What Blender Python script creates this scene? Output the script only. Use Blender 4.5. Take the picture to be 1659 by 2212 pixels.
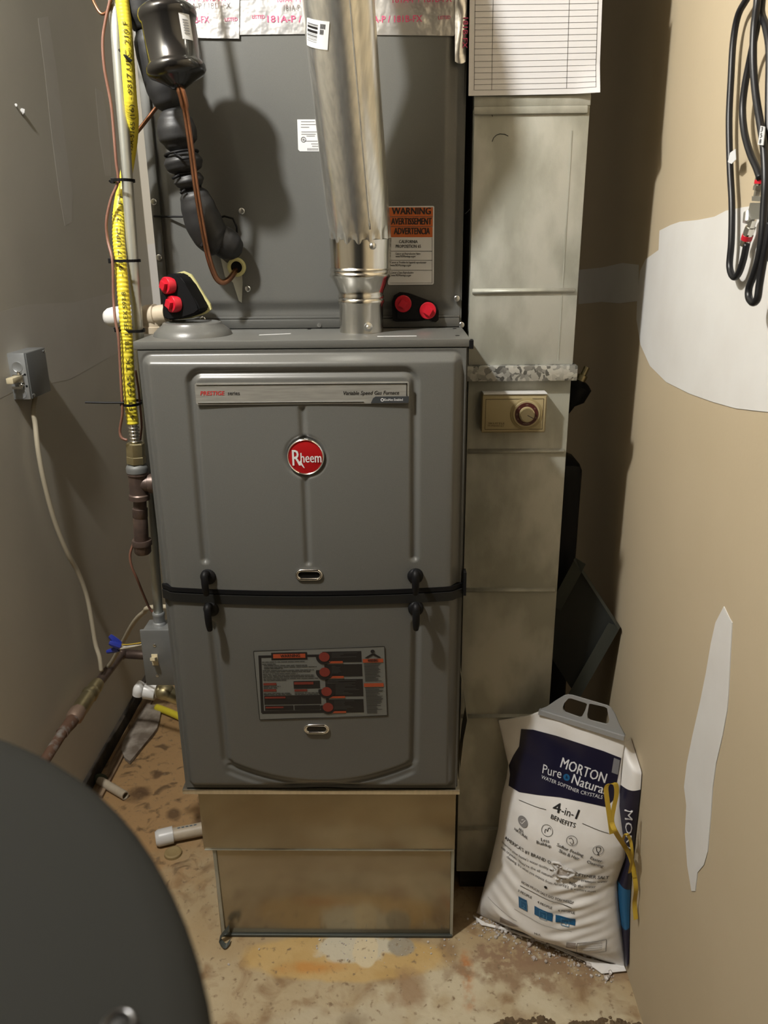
import bpy, bmesh, math, random
import numpy as np
from mathutils import Vector, Matrix
from mathutils.geometry import tessellate_polygon
random.seed(7)
for o in list(bpy.data.objects): bpy.data.objects.remove(o)
SC = bpy.context.scene
COL = SC.collection
PI = math.pi

# ------------------------------------------------------------------ camera, world, lamp, exposure
CAM = Vector((0.4196, -1.2648, 1.4315)); PITCH, YAW, ROLL, FPX = 0.33146, 0.01966, -0.01105, 1700.0
def cam_axes():
    cp, sp = math.cos(PITCH), math.sin(PITCH)
    f = Vector((0, cp, -sp)); u = Vector((0, sp, cp)); x = Vector((1, 0, 0))
    Z = Matrix.Rotation(YAW, 3, 'Z'); f, u, x = Z @ f, Z @ u, Z @ x
    c, s = math.cos(ROLL), math.sin(ROLL)
    return c*x + s*u, c*u - s*x, f
CX, CU, CF = cam_axes()
cd = bpy.data.cameras.new('camera'); cam = bpy.data.objects.new('camera', cd); COL.objects.link(cam)
cam.matrix_world = Matrix.Translation(CAM) @ Matrix((CX, CU, -CF)).transposed().to_4x4()
cd.sensor_fit = 'VERTICAL'; cd.sensor_height = 24; cd.lens = FPX/2212*24; cd.clip_start = .01
cd.dof.use_dof = True; cd.dof.focus_distance = 1.33; cd.dof.aperture_fstop = 5.5
SC.camera = cam
w = bpy.data.worlds.new('world'); SC.world = w; w.use_nodes = True
w.node_tree.nodes['Background'].inputs[0].default_value = (.006, .006, .006, 1)
ld = bpy.data.lights.new('ceiling_bulb', 'POINT'); ld.energy = 125; ld.color = (1, .99, .955); ld.shadow_soft_size = .035
lo = bpy.data.objects.new('ceiling_bulb', ld); lo.location = (-.275, -.61, 2.40); COL.objects.link(lo)
SC.view_settings.view_transform = 'Standard'; SC.view_settings.look = 'None'
SC.view_settings.exposure = 0.0; SC.view_settings.gamma = 1; SC.view_settings.use_curve_mapping = False

# ------------------------------------------------------------------ helpers
def ray(px, py): return CF + CX*((px-829.5)/FPX) - CU*((py-1106)/FPX)
def P(px, py, x=None, y=None, z=None):            # point of a real plane that the photograph shows at that pixel
    d = ray(px, py)
    t = (x-CAM.x)/d.x if x is not None else (y-CAM.y)/d.y if y is not None else (z-CAM.z)/d.z
    return CAM + d*t
def D(px, py, t): return CAM + ray(px, py)*t       # same, at a given distance
V = Vector

def nodes(m):
    m.use_nodes = True; nt = m.node_tree; return nt, nt.nodes, nt.links
def mat(name, col, rough=.5, metal=0, var=None, bump=None, spec=.5, aniso=None, k=.72):
    """var=(scale, colour2, lo, hi) noise mix; bump=(scale, strength, distance)"""
    if metal < .5:
        col = tuple(c*k for c in col); var = (var[0], tuple(c*k for c in var[1]), var[2], var[3]) if var else None
    m = bpy.data.materials.new(name); nt, N, L = nodes(m); b = N['Principled BSDF']
    b.inputs['Base Color'].default_value = (*col, 1); b.inputs['Roughness'].default_value = rough
    b.inputs['Metallic'].default_value = metal; b.inputs['Specular IOR Level'].default_value = spec
    tc = N.new('ShaderNodeTexCoord'); crd = tc.outputs['Object']
    if aniso:
        mp = N.new('ShaderNodeMapping'); mp.inputs['Scale'].default_value = aniso; L.new(crd, mp.inputs[0]); crd = mp.outputs[0]
    if var:
        n = N.new('ShaderNodeTexNoise'); n.inputs['Scale'].default_value = var[0]; n.inputs['Detail'].default_value = 5
        L.new(crd, n.inputs['Vector'])
        r = N.new('ShaderNodeValToRGB'); r.color_ramp.elements[0].position = var[2]; r.color_ramp.elements[1].position = var[3]
        r.color_ramp.elements[0].color = (*col, 1); r.color_ramp.elements[1].color = (*var[1], 1)
        L.new(n.outputs['Fac'], r.inputs[0]); L.new(r.outputs[0], b.inputs['Base Color'])
    if bump:
        n2 = N.new('ShaderNodeTexNoise'); n2.inputs['Scale'].default_value = bump[0]; n2.inputs['Detail'].default_value = 3
        L.new(crd, n2.inputs['Vector'])
        bp = N.new('ShaderNodeBump'); bp.inputs['Strength'].default_value = bump[1]; bp.inputs['Distance'].default_value = bump[2]
        L.new(n2.outputs['Fac'], bp.inputs['Height']); L.new(bp.outputs[0], b.inputs['Normal'])
    return m

def bm_new(): return bmesh.new()
def add_mesh(bm, verts, faces, mi=0):
    vs = [bm.verts.new(v) for v in verts]
    for f in faces:
        try: fc = bm.faces.new([vs[i] for i in f]); fc.material_index = mi
        except ValueError: pass
    return vs
def box(bm, a, b, bevel=0, M=None, seg=2):
    x0, y0, z0 = a; x1, y1, z1 = b
    t = bmesh.new()
    add_mesh(t, [(x0,y0,z0),(x1,y0,z0),(x1,y1,z0),(x0,y1,z0),(x0,y0,z1),(x1,y0,z1),(x1,y1,z1),(x0,y1,z1)],
             [(3,2,1,0),(4,5,6,7),(0,1,5,4),(1,2,6,5),(2,3,7,6),(3,0,4,7)])
    if bevel: bmesh.ops.bevel(t, geom=t.edges[:], offset=bevel, segments=seg, affect='EDGES', profile=.5)
    if M: bmesh.ops.transform(t, matrix=M, verts=t.verts)
    merge(bm, t)
def merge(bm, t):
    me = bpy.data.meshes.new('tmp'); t.to_mesh(me); t.free(); bm.from_mesh(me); bpy.data.meshes.remove(me)
def frame(d):
    d = d.normalized(); a = V((0,0,1)) if abs(d.z) < .9 else V((1,0,0))
    x = a.cross(d).normalized(); return x, d.cross(x), d
def lathe(bm, o, axis, prof, n=32, cap0=True, cap1=True, phase=0):
    """prof: list of (distance along axis, radius)"""
    o = V(o); x, y, d = frame(V(axis)); rings = []
    for s, r in prof:
        c = o + d*s
        rings.append([bm.verts.new(c + (x*math.cos(phase+2*PI*k/n) + y*math.sin(phase+2*PI*k/n))*max(r, 1e-5)) for k in range(n)])
    for a, b in zip(rings, rings[1:]):
        for k in range(n): bm.faces.new((a[k], a[(k+1)%n], b[(k+1)%n], b[k]))
    if cap0: bm.faces.new(rings[0][::-1])
    if cap1: bm.faces.new(rings[-1])
def spline(pts, sub=8):
    pts = [V(p) for p in pts]
    if len(pts) < 3: return [pts[0].lerp(pts[1], i/sub) for i in range(sub+1)]
    q = [pts[0]*2-pts[1]] + pts + [pts[-1]*2-pts[-2]]; out = []
    for i in range(1, len(q)-2):
        a, b, c, d = q[i-1:i+3]
        for k in range(sub):
            t = k/sub
            out.append(.5*((2*b)+(c-a)*t+(2*a-5*b+4*c-d)*t*t+(3*b-a-3*c+d)*t**3))
    out.append(pts[-1]); return out
def tube(bm, path, r, n=10, flat=None):
    path = [V(p) for p in path]; m = len(path); R = r if callable(r) else (lambda i: r)
    t0 = (path[1]-path[0]).normalized(); x, y, _ = frame(t0); rings = []
    for i, p in enumerate(path):
        t = (path[min(i+1, m-1)]-path[max(i-1, 0)]).normalized()
        x = (x - t*x.dot(t)).normalized(); y = t.cross(x)
        rr = R(i)
        rings.append([bm.verts.new(p + (x*math.cos(2*PI*k/n)+y*math.sin(2*PI*k/n))*rr) for k in range(n)])
    for a, b in zip(rings, rings[1:]):
        for k in range(n): bm.faces.new((a[k], a[(k+1)%n], b[(k+1)%n], b[k]))
    bm.faces.new(rings[0][::-1]); bm.faces.new(rings[-1])
def prism(bm, pts, depth):
    """closed polygon of 3D points extruded by vector depth"""
    pts = [V(p) for p in pts]; d = V(depth); n = len(pts)
    a = [bm.verts.new(p) for p in pts]; b = [bm.verts.new(p+d) for p in pts]
    bm.faces.new(a); bm.faces.new(b[::-1])
    for k in range(n): bm.faces.new((a[k], b[k], b[(k+1)%n], a[(k+1)%n]))
def grid(bm, fn, nu, nv, mi=0, closed=False):
    g = [[bm.verts.new(fn(i/nu, j/nv)) for i in range(nu+1)] for j in range(nv+1)]
    for j in range(nv):
        for i in range(nu):
            f = bm.faces.new((g[j][i], g[j][i+1], g[j+1][i+1], g[j+1][i])); f.material_index = mi
    return g
def blob(bm, c, r, sub=1, jit=.25, sc=(1,1,1)):
    t = bmesh.new(); bmesh.ops.create_icosphere(t, subdivisions=sub, radius=r)
    for v in t.verts: v.co = V(c) + V((v.co.x*sc[0], v.co.y*sc[1], v.co.z*sc[2]))*(1+random.uniform(-jit, jit))
    merge(bm, t)

def link(name, me, parent, base):
    o = bpy.data.objects.new(name, me); COL.objects.link(o)
    if parent:
        o.parent = parent
        q = parent; off = V((0,0,0))
        while q: off += q.location; q = q.parent
        o.location = V(base) - off
    else: o.location = base
    return o
def obj(name, bm, m, parent=None, smooth=None, recalc=True):
    if recalc: bmesh.ops.recalc_face_normals(bm, faces=bm.faces[:])
    co = [v.co for v in bm.verts]
    lo_ = V((min(c.x for c in co), min(c.y for c in co), min(c.z for c in co))); hi = V((max(c.x for c in co), max(c.y for c in co), max(c.z for c in co)))
    base = (lo_+hi)/2; base.z = lo_.z
    for v in bm.verts: v.co -= base
    me = bpy.data.meshes.new(name); bm.to_mesh(me); bm.free()
    for mm in (m if isinstance(m, (list, tuple)) else [m]): me.materials.append(mm)
    if smooth:
        me.polygons.foreach_set('use_smooth', [True]*len(me.polygons))
        if smooth is not True:
            me.set_sharp_from_angle(angle=math.radians(smooth))
    return link(name, me, parent, base)
def tag(o, label=None, cat=None, group=None, kind=None):
    if label: o['label'] = label
    if cat: o['category'] = cat
    if group: o['group'] = group
    if kind: o['kind'] = kind
    return o
def thing(name, loc, label, cat, group=None):
    o = bpy.data.objects.new(name, None); COL.objects.link(o); o.location = loc; o.empty_display_size = .05
    return tag(o, label, cat, group)
def bx(name, a, b, m, parent=None, bevel=0, smooth=None):
    bm = bm_new(); box(bm, a, b, bevel); return obj(name, bm, m, parent, smooth or (40 if bevel else None))
def fmesh(bm, s, fn, size=1, bold=0, shear=0, align='LEFT', sx=None, width=None):
    """text -> flat mesh, each vertex mapped through fn(x, y); width rescales the line to that length"""
    cu = bpy.data.curves.new('t', 'FONT'); cu.body = s; cu.size = 1; cu.shear = shear; cu.resolution_u = 2
    o = bpy.data.objects.new('t', cu); COL.objects.link(o)
    dg = bpy.context.evaluated_depsgraph_get(); me = bpy.data.meshes.new_from_object(o.evaluated_get(dg))
    if len(me.vertices):
        xs = [v.co.x for v in me.vertices]; x0, x1 = min(xs), max(xs)
        k = (width/(x1-x0)) if width else size
        for sh in ((-.7, .7) if bold > .008 else (0,)):          # heavier strokes: two impressions side by side
            o0, nx_ = V(fn(0, 0)), V(fn(.002, 0))-V(fn(0, 0)); nl_ = nx_.cross(V(fn(0, .002))-o0); nl_ = nl_.normalized()*(.00012 if sh > 0 else 0) if nl_.length else V((0,0,0))
            vs = [bm.verts.new(V(fn((v.co.x-x0)*k+sh*bold*size, v.co.y*size+sh*bold*size*.25))+nl_) for v in me.vertices]
            for p in me.polygons:
                try: bm.faces.new([vs[i] for i in p.vertices])
                except ValueError: pass
    bpy.data.objects.remove(o); bpy.data.curves.remove(cu); bpy.data.meshes.remove(me)
def line_text(bm, s, p0, p1, h, up=V((0,0,1)), off=V((0,0,0)), bold=0, shear=0):
    """text from 3D point p0 to p1, cap height about .72*h"""
    p0, p1 = V(p0), V(p1); ex = (p1-p0); wd = ex.length; ex = ex.normalized(); ey = (up-ex*up.dot(ex)).normalized()
    fmesh(bm, s, lambda x, y: p0+ex*x+ey*y+off, size=h, bold=bold, shear=shear, width=wd)
def polys(name, lst, m, parent, thick=None):
    """flat print: list of polygons of 3D points joined to one part"""
    if len(lst) <= 16:
        for pts in lst:
            bm = bm_new(); add_mesh(bm, pts, [tuple(range(len(pts)))]); obj(name, bm, m, parent)
        return
    bm = bm_new()
    for pts in lst: add_mesh(bm, pts, [tuple(range(len(pts)))])
    return tag(obj(name, bm, m, parent), kind='stuff')
def circ(c, r, ex, ey, n=20): return [V(c)+ex*(r*math.cos(2*PI*k/n))+ey*(r*math.sin(2*PI*k/n)) for k in range(n)]
X, Y, Z = V((1,0,0)), V((0,1,0)), V((0,0,1))
def holeplate(name, loops, fmap, thick_vec, m, parent, bevel=0):
    """2D loops (outer then holes) filled, extruded; fmap(x,y)->3D"""
    cu = bpy.data.curves.new('p', 'CURVE'); cu.dimensions = '2D'; cu.fill_mode = 'BOTH'
    for lp in loops:
        s = cu.splines.new('POLY'); s.points.add(len(lp)-1)
        for p, (x, y) in zip(s.points, lp): p.co = (x, y, 0, 1)
        s.use_cyclic_u = True
    o = bpy.data.objects.new('p', cu); COL.objects.link(o)
    me = bpy.data.meshes.new_from_object(o.evaluated_get(bpy.context.evaluated_depsgraph_get()))
    bm = bm_new(); bm.from_mesh(me); bpy.data.objects.remove(o); bpy.data.curves.remove(cu); bpy.data.meshes.remove(me)
    bmesh.ops.remove_doubles(bm, verts=bm.verts, dist=1e-6)
    r = bmesh.ops.extrude_face_region(bm, geom=bm.faces[:])
    ext = {e for e in r['geom'] if isinstance(e, bmesh.types.BMVert)}
    for v in bm.verts:
        q = fmap(v.co.x, v.co.y); v.co = q + (V(thick_vec) if v in ext else V((0,0,0)))
    return obj(name, bm, m, parent)

# ------------------------------------------------------------------ materials
TAN = (.57, .472, .325)
M_wall = mat('tan wall paint', TAN, .75, var=(3, (.54,.445,.30), .35, .7), bump=(120, .08, .002), spec=.3)
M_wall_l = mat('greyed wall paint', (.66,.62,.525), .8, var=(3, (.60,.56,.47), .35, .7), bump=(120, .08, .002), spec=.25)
M_ceil = mat('raw timber ceiling', (.13,.10,.07), .9)
M_mud = mat('joint compound', (.77,.76,.735), .85, var=(9, (.72,.70,.67), .35, .7), bump=(40, .12, .002), spec=.2)
M_mud_l = mat('thin joint compound', (.70,.665,.59), .85, var=(9, (.66,.62,.54), .35, .7), spec=.2)
M_paint = mat('grey furnace enamel', (.128,.128,.119), .33, var=(900, (.15,.15,.14), .3, .7), bump=(700, .12, .0006), spec=.45)
M_paint2 = mat('dark grey enamel edge', (.10,.10,.093), .35)
M_black = mat('black plastic', (.008,.008,.009), .5, spec=.15)
M_cable = mat('black cable jacket', (.010,.010,.012), .38, spec=.35)
M_blackrub = mat('black rubber foam', (.022,.022,.023), .5, bump=(300, .15, .001), spec=.4)
M_gloss = mat('glossy black enamel', (.012,.011,.010), .16, spec=.6)
M_galv = mat('galvanized sheet', (.41,.41,.345), .44, .25, var=(9, (.60,.595,.525), .40, .60), bump=(420, .22, .0008), aniso=(1.6, 1.6, .8))
M_galvw = mat('galvanized sheet floor tint', (.29,.25,.18), .21, .75, var=(6, (.36,.315,.23), .35, .65), bump=(5, .12, .012))  # brown reflection of the floor is put into the sheet colour
M_shiny = mat('bright galvanized pipe', (.72,.70,.64), .20, 1, var=(30, (.60,.58,.53), .3, .7), aniso=(6, 6, .35))
M_pipe = mat('streaked galvanized pipe', (.78,.77,.71), .24, .88, var=(40, (.60,.595,.56), .35, .65), aniso=(4, 4, .06), bump=(40, .10, .0006))
M_chrome = mat('chrome', (.8,.8,.8), .08, 1)
M_steel = mat('zinc screw', (.62,.62,.60), .3, 1)
M_conduit = mat('grey zinc conduit', (.38,.385,.345), .42, .7, var=(20, (.47,.475,.43), .35, .65), aniso=(3, 3, .25))
M_boxgrey = mat('pressed steel box', (.30,.31,.31), .42, .6, var=(25, (.36,.37,.37), .35, .65))
M_switch = mat('dull switch plate', (.20,.205,.20), .45, .4, var=(25, (.25,.255,.25), .35, .65))
M_boxdark = mat('shade toned steel', (.17,.175,.17), .55, .3)
M_brush = mat('brushed aluminium plate', (.42,.41,.375), .36, .55, var=(220, (.32,.315,.285), .3, .7), aniso=(.12, 1, 1.4))
M_foil = mat('foil tape', (.74,.73,.72), .30, .85, var=(14, (.68,.67,.66), .4, .6), bump=(28, .5, .006))
M_copper = mat('copper tube', (.42,.20,.12), .32, 1, var=(30, (.30,.15,.09), .35, .65))
M_wirebrown = mat('brown thermostat cable', (.20,.085,.055), .5, var=(18, (.27,.13,.09), .35, .7))
M_yellow = mat('yellow gas jacket', (.85,.71,.05), .42)
M_yellow2 = mat('yellow strap', (.62,.42,.04), .5)
M_gasket = mat('yellow gasket foam', (.66,.62,.28), .7)
M_brass = mat('brass fitting', (.42,.37,.22), .35, .9, var=(40, (.34,.29,.17), .35, .65))
M_iron = mat('black iron fitting', (.085,.06,.052), .42, .5, var=(50, (.13,.09,.07), .35, .7), bump=(150, .3, .001))
M_rust = mat('corroded pipe', (.17,.09,.055), .75, .2, var=(45, (.33,.31,.28), .5, .72), bump=(90, .5, .002))
M_pvc = mat('white pvc', (.80,.79,.77), .35)
M_pvcold = mat('yellowed pvc', (.62,.53,.40), .45, var=(25, (.52,.43,.31), .4, .7))
M_red = mat('red plastic plug', (.62,.012,.03), .35)
M_redlog = mat('badge red enamel', (.42,.012,.014), .22, spec=.6)
M_white = mat('white paper', (.82,.81,.82), .7)
M_lab = mat('white label', (.78,.79,.80), .45)
M_labgrey = mat('label grey', (.19,.195,.18), .45)
M_ink = mat('black ink', (.012,.011,.012), .5)
M_inkg = mat('grey ink', (.25,.25,.25), .6)
M_orange = mat('orange warning print', (.60,.135,.02), .5)
M_orange2 = mat('red orange print', (.42,.075,.025), .5)
M_pink = mat('pink tape print', (.66,.07,.19), .5)
M_cream = mat('cream cable jacket', (.60,.53,.39), .5)
M_toggle = mat('ivory toggle', (.74,.64,.42), .4)
M_blue = mat('blue wire nut', (.02,.035,.30), .35)
M_beige = mat('beige control case', (.45,.37,.20), .5, bump=(400, .1, .0005))
M_beiged = mat('dark beige ring', (.34,.27,.125), .5)
M_maroon = mat('maroon dial', (.075,.012,.010), .4)
M_bag = mat('white woven bag', (.76,.745,.73), .45, var=(14, (.69,.67,.645), .4, .7), bump=(16, .22, .008), k=1)
M_navy = mat('navy print', (.012,.011,.034), .30, bump=(14, .25, .010))
M_bagblue = mat('blue print', (.012,.12,.28), .4)
M_handle = mat('grey plastic handle', (.33,.33,.325), .4)
M_salt = mat('salt crystals', (.60,.53,.48), .4, var=(60, (.72,.68,.65), .4, .6))
M_heater = mat('charcoal tank enamel', (.020,.020,.0175), .8, bump=(500, .05, .0005), spec=.08)
M_slab = mat('grey scrap board', (.46,.40,.33), .9, var=(20, (.20,.155,.115), .35, .6), bump=(60, .5, .003))
M_mold_void = mat('dark mold and void', (.035,.028,.02), .9, var=(20, (.10,.075,.05), .45, .75))  # mold along the wall foot, and the shade of the void under the duct
M_wood = mat('weathered wood strip', (.40,.28,.17), .85, var=(15, (.17,.10,.055), .35, .65), aniso=(8, 1, 8))
M_dark = mat('dark sheet metal', (.085,.095,.085), .45, .4)
M_dirt = mat('brown dirt', (.17,.11,.055), .95, var=(60, (.10,.065,.03), .35, .65), bump=(90, .8, .006))
M_green = mat('green scrap', (.06,.075,.04), .8)

def spangle():
    m = bpy.data.materials.new('spangled galvanized'); nt, N, L = nodes(m); b = N['Principled BSDF']
    tc = N.new('ShaderNodeTexCoord'); v = N.new('ShaderNodeTexVoronoi'); v.inputs['Scale'].default_value = 130
    nz = N.new('ShaderNodeTexNoise'); nz.inputs['Scale'].default_value = 60
    mx = N.new('ShaderNodeMixRGB'); mx.inputs[0].default_value = .02
    L.new(tc.outputs['Object'], nz.inputs[0]); L.new(tc.outputs['Object'], mx.inputs[1]); L.new(nz.outputs['Color'], mx.inputs[2]); L.new(mx.outputs[0], v.inputs['Vector'])
    r = N.new('ShaderNodeValToRGB'); e = r.color_ramp.elements; e[0].color = (.12,.12,.11,1); e[1].color = (.55,.55,.51,1); e[0].position = .2; e[1].position = .8
    L.new(v.outputs['Color'], r.inputs[0]); L.new(r.outputs[0], b.inputs['Base Color'])
    b.inputs['Metallic'].default_value = .6; b.inputs['Roughness'].default_value = .4
    return m
M_spangle = spangle()

def floor_mat():
    m = bpy.data.materials.new('stained concrete'); nt, N, L = nodes(m); b = N['Principled BSDF']; b.inputs['Roughness'].default_value = .55
    pos = N.new('ShaderNodeNewGeometry').outputs['Position']
    def noise(sc, det=6, dist=0):
        n = N.new('ShaderNodeTexNoise'); n.inputs['Scale'].default_value = sc; n.inputs['Detail'].default_value = det; n.inputs['Distortion'].default_value = dist
        L.new(pos, n.inputs['Vector']); return n
    def ramp(sock, a, c):
        r = N.new('ShaderNodeMapRange'); r.inputs[1].default_value = a; r.inputs[2].default_value = c; L.new(sock, r.inputs[0]); return r.outputs[0]
    def mix(f, c1, c2):
        x = N.new('ShaderNodeMixRGB')
        if hasattr(f, 'links'): L.new(f, x.inputs[0])
        else: x.inputs[0].default_value = f
        for i, c in ((1, c1), (2, c2)):
            if isinstance(c, tuple): x.inputs[i].default_value = (*c, 1)
            else: L.new(c, x.inputs[i])
        return x.outputs[0]
    def math_(op, a, c):
        x = N.new('ShaderNodeMath'); x.operation = op
        for i, s in ((0, a), (1, c)):
            if isinstance(s, (int, float)): x.inputs[i].default_value = s
            else: L.new(s, x.inputs[i])
        x.use_clamp = False; return x.outputs[0]
    wob = noise(22, 5); wob2 = noise(9, 6)
    def spot(cx, cy, rx, ry, soft=.5, wamt=.9, wn=None):
        s = N.new('ShaderNodeMapping'); s.vector_type = 'POINT'
        s.inputs['Location'].default_value = (-cx/rx, -cy/ry, 0); s.inputs['Scale'].default_value = (1/rx, 1/ry, 0); L.new(pos, s.inputs[0])
        ln = N.new('ShaderNodeVectorMath'); ln.operation = 'LENGTH'; L.new(s.outputs[0], ln.inputs[0])
        d = math_('ADD', ln.outputs['Value'], math_('MULTIPLY', math_('SUBTRACT', (wn or wob).outputs['Fac'], .5), wamt*2))
        return ramp(d, 1, 1-soft)
    c = mix(ramp(noise(5).outputs['Fac'], .38, .62), (.36,.27,.165), (.43,.36,.26))
    c = mix(ramp(noise(16, 8, .6).outputs['Fac'], .52, .66), c, (.25,.165,.095))
    # left strip behind the tank: browner
    c = mix(spot(-.25, .62, .30, .62, .5, .5), c, (.36,.225,.115))
    c = mix(math_('MULTIPLY', spot(-.25, .55, .3, .6, .3, .3), ramp(noise(24, 7, .8).outputs['Fac'], .55, .66)), c, (.14,.085,.045))
    # pale worn paint in front
    c = mix(math_('MULTIPLY', spot(.56, -.10, .26, .11, .3, .8, wob2), ramp(noise(12).outputs['Fac'], .36, .56)), c, (.52,.47,.38))
    c = mix(math_('MULTIPLY', spot(.30, -.16, .2, .06, .4, .9, wob2), .8), c, (.47,.42,.34))
    # yellowish paint band by the plenum foot, partly a painted-in reflection
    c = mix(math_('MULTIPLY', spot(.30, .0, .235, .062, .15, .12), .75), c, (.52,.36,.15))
    c = mix(spot(.32, .025, .10, .042, .2, .6), c, (.53,.50,.44))
    c = mix(spot(.345, .02, .03, .045, .12, .3), c, (.60,.53,.41))
    c = mix(math_('MULTIPLY', spot(.42, .03, .03, .03, .2, .5), .9), c, (.30,.28,.25))
    # orange rust
    c = mix(math_('MULTIPLY', math_('MULTIPLY', spot(.556, -.035, .020, .085, .8, .9), .85), ramp(noise(55, 5).outputs['Fac'], .36, .56)), c, (.42,.16,.045))
    c = mix(math_('MULTIPLY', spot(.24, -.025, .10, .020, .8, .8), .7), c, (.47,.20,.035))
    # dirt along the bag foot and brown blotches
    c = mix(math_('MULTIPLY', math_('MULTIPLY', spot(.72, -.03, .22, .05, .4, .9), .9), ramp(noise(30, 7).outputs['Fac'], .38, .52)), c, (.25,.165,.105))
    c = mix(math_('MULTIPLY', math_('MULTIPLY', spot(.66, .01, .11, .045, .4, .9), .9), ramp(noise(60, 7).outputs['Fac'], .40, .55)), c, (.25,.16,.11))
    c = mix(math_('MULTIPLY', spot(.44, -.075, .05, .055, .6, .9), .8), c, (.27,.17,.10))
    c = mix(math_('MULTIPLY', spot(.33, -.14, .035, .03, .7, .9), .7), c, (.22,.17,.115))
    for (sx, sy, sr) in ((-.10,.40,.028),(-.065,.40,.022),(-.30,.52,.035),(-.11,.52,.025),(-.27,.60,.016),(-.02,.50,.02),(-.18,.44,.022),(-.06,.47,.015)):
        c = mix(math_('MULTIPLY', spot(sx, sy, sr, sr*1.3, .5, .7), .85), c, (.095,.052,.026))
    c = mix(ramp(noise(70, 4).outputs['Fac'], .60, .72), c, (.20,.14,.09))
    mu = N.new('ShaderNodeMixRGB'); mu.blend_type = 'MULTIPLY'; mu.inputs[0].default_value = 1; mu.inputs[2].default_value = (.91,.88,.76,1); L.new(c, mu.inputs[1]); c = mu.outputs[0]
    L.new(c, b.inputs['Base Color'])
    bp = N.new('ShaderNodeBump'); bp.inputs['Strength'].default_value = .35; bp.inputs['Distance'].default_value = .006
    L.new(noise(45, 6).outputs['Fac'], bp.inputs['Height']); L.new(bp.outputs[0], b.inputs['Normal'])
    return m
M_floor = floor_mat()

# ------------------------------------------------------------------ setting
XL, XR, YB, YF, ZC = -.447, .886, 1.60, -2.2, 2.55
def struct(name, a, b, m): return tag(bx(name, a, b, m), kind='structure')
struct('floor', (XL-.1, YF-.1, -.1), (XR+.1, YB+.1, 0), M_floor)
struct('ceiling', (XL-.1, YF-.1, ZC), (XR+.1, YB+.1, ZC+.1), M_ceil)
WL = struct('wall_left', (XL-.1, YF, 0), (XL, YB, ZC), M_wall_l)
WR = struct('wall_right', (XR, YF, 0), (XR+.1, YB, ZC), M_wall)
WB = struct('wall_back', (XL-.1, YB, 0), (XR+.1, YB+.1, ZC), mat('pale back wall', (.93,.85,.71), .8, bump=(120, .08, .002), spec=.3))
M_mudp = mat('pale mud', (.92,.87,.80), .85)
def patch(wall, px, x, dx, m, name='joint_compound_patch'):
    pts = [P(u, v, x=x) for u, v in px]
    bm = bm_new(); front = [bm.verts.new(p+V((dx, 0, 0))) for p in pts]; back = [bm.verts.new(p+V((-dx*.3, 0, 0))) for p in pts]; n = len(pts)
    for tri in tessellate_polygon([[V((p.y, p.z, 0)) for p in pts]]): bm.faces.new([front[i] for i in tri])
    for k in range(n): bm.faces.new((front[k], back[k], back[(k+1)%n], front[(k+1)%n]))
    return obj(name, bm, m, wall, recalc=False)
patch(WR, [(1426,498),(1424,540),(1396,560),(1384,585),(1378,640),(1376,690),(1385,745),(1405,790),(1440,825),(1490,850),(1540,868),(1590,882),(1640,888),(1720,895),(1720,430),(1659,441),(1610,447),(1570,455),(1545,468),(1510,475),(1470,479),(1450,486)], XR, -.0012, M_mud)
patch(WR, [(1250,583),(1300,578),(1345,568),(1380,572),(1380,650),(1340,655),(1300,652),(1250,657)], XR, -.0008, M_mud)
patch(WR, [(1565,1310),(1577,1335),(1583,1345),(1580,1400),(1575,1500),(1572,1535),(1562,1590),(1548,1650),(1541,1700),(1536,1770),(1530,1840),(1522,1868),(1508,1885),(1503,1925),(1495,1925),(1486,1870),(1481,1800),(1484,1740),(1479,1700),(1485,1650),(1497,1590),(1513,1520),(1527,1450),(1537,1390),(1547,1345)], XR, -.0012, M_mud)
bm = bm_new(); prism(bm, [(XL+.001,YB,1.43),(-.28,YB,1.445),(-.10,YB,1.44),(-.10,YB,1.14),(XL+.001,YB,1.15)], (0,-.0008,0)); obj('joint_compound_patch', bm, M_mudp, WB)
def lwp(pts, name='joint_compound_patch', dx=.0002, m=None):
    bm = bm_new(); prism(bm, [V((XL, y, z)) for y, z in pts], (dx, 0, 0)); return obj(name, bm, m or M_mud_l, WL)
lwp([(.1,1.30),(.45,1.293),(.62,1.30),(.9,1.285),(1.3,1.295),(1.59,1.29),(1.59,1.10),(1.2,1.115),(.8,1.095),(.5,1.12),(.1,1.10)])
patch(WL, [(82,40),(104,35),(122,150),(140,300),(157,420),(155,480),(140,488),(128,420),(110,280),(95,140)], XL, .0002, M_mud_l)
patch(WL, [(206,190),(222,200),(236,290),(240,380),(228,380),(214,290)], XL, .0002, M_mud_l)
bm = bm_new()
for (u, v, r) in ((35,227,.004),(48,240,.006),(52,247,.004)): blob(bm, P(u, v, x=XL+.003), r, 1, .3, (1,.6,1.2))
obj('wall_plug', bm, M_pvc, WL)
tag(bx('baseboard_left', (XL, .30, 0), (XL+.012, YB, .042), M_mold_void), kind='structure')
bm = bm_new(); prism(bm, [(-.420,.50,0),(-.392,.50,0),(-.396,1.15,0),(-.420,1.15,0)], (0,0,.010)); tag(obj('trim_1', bm, M_wood), kind='structure')

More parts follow.
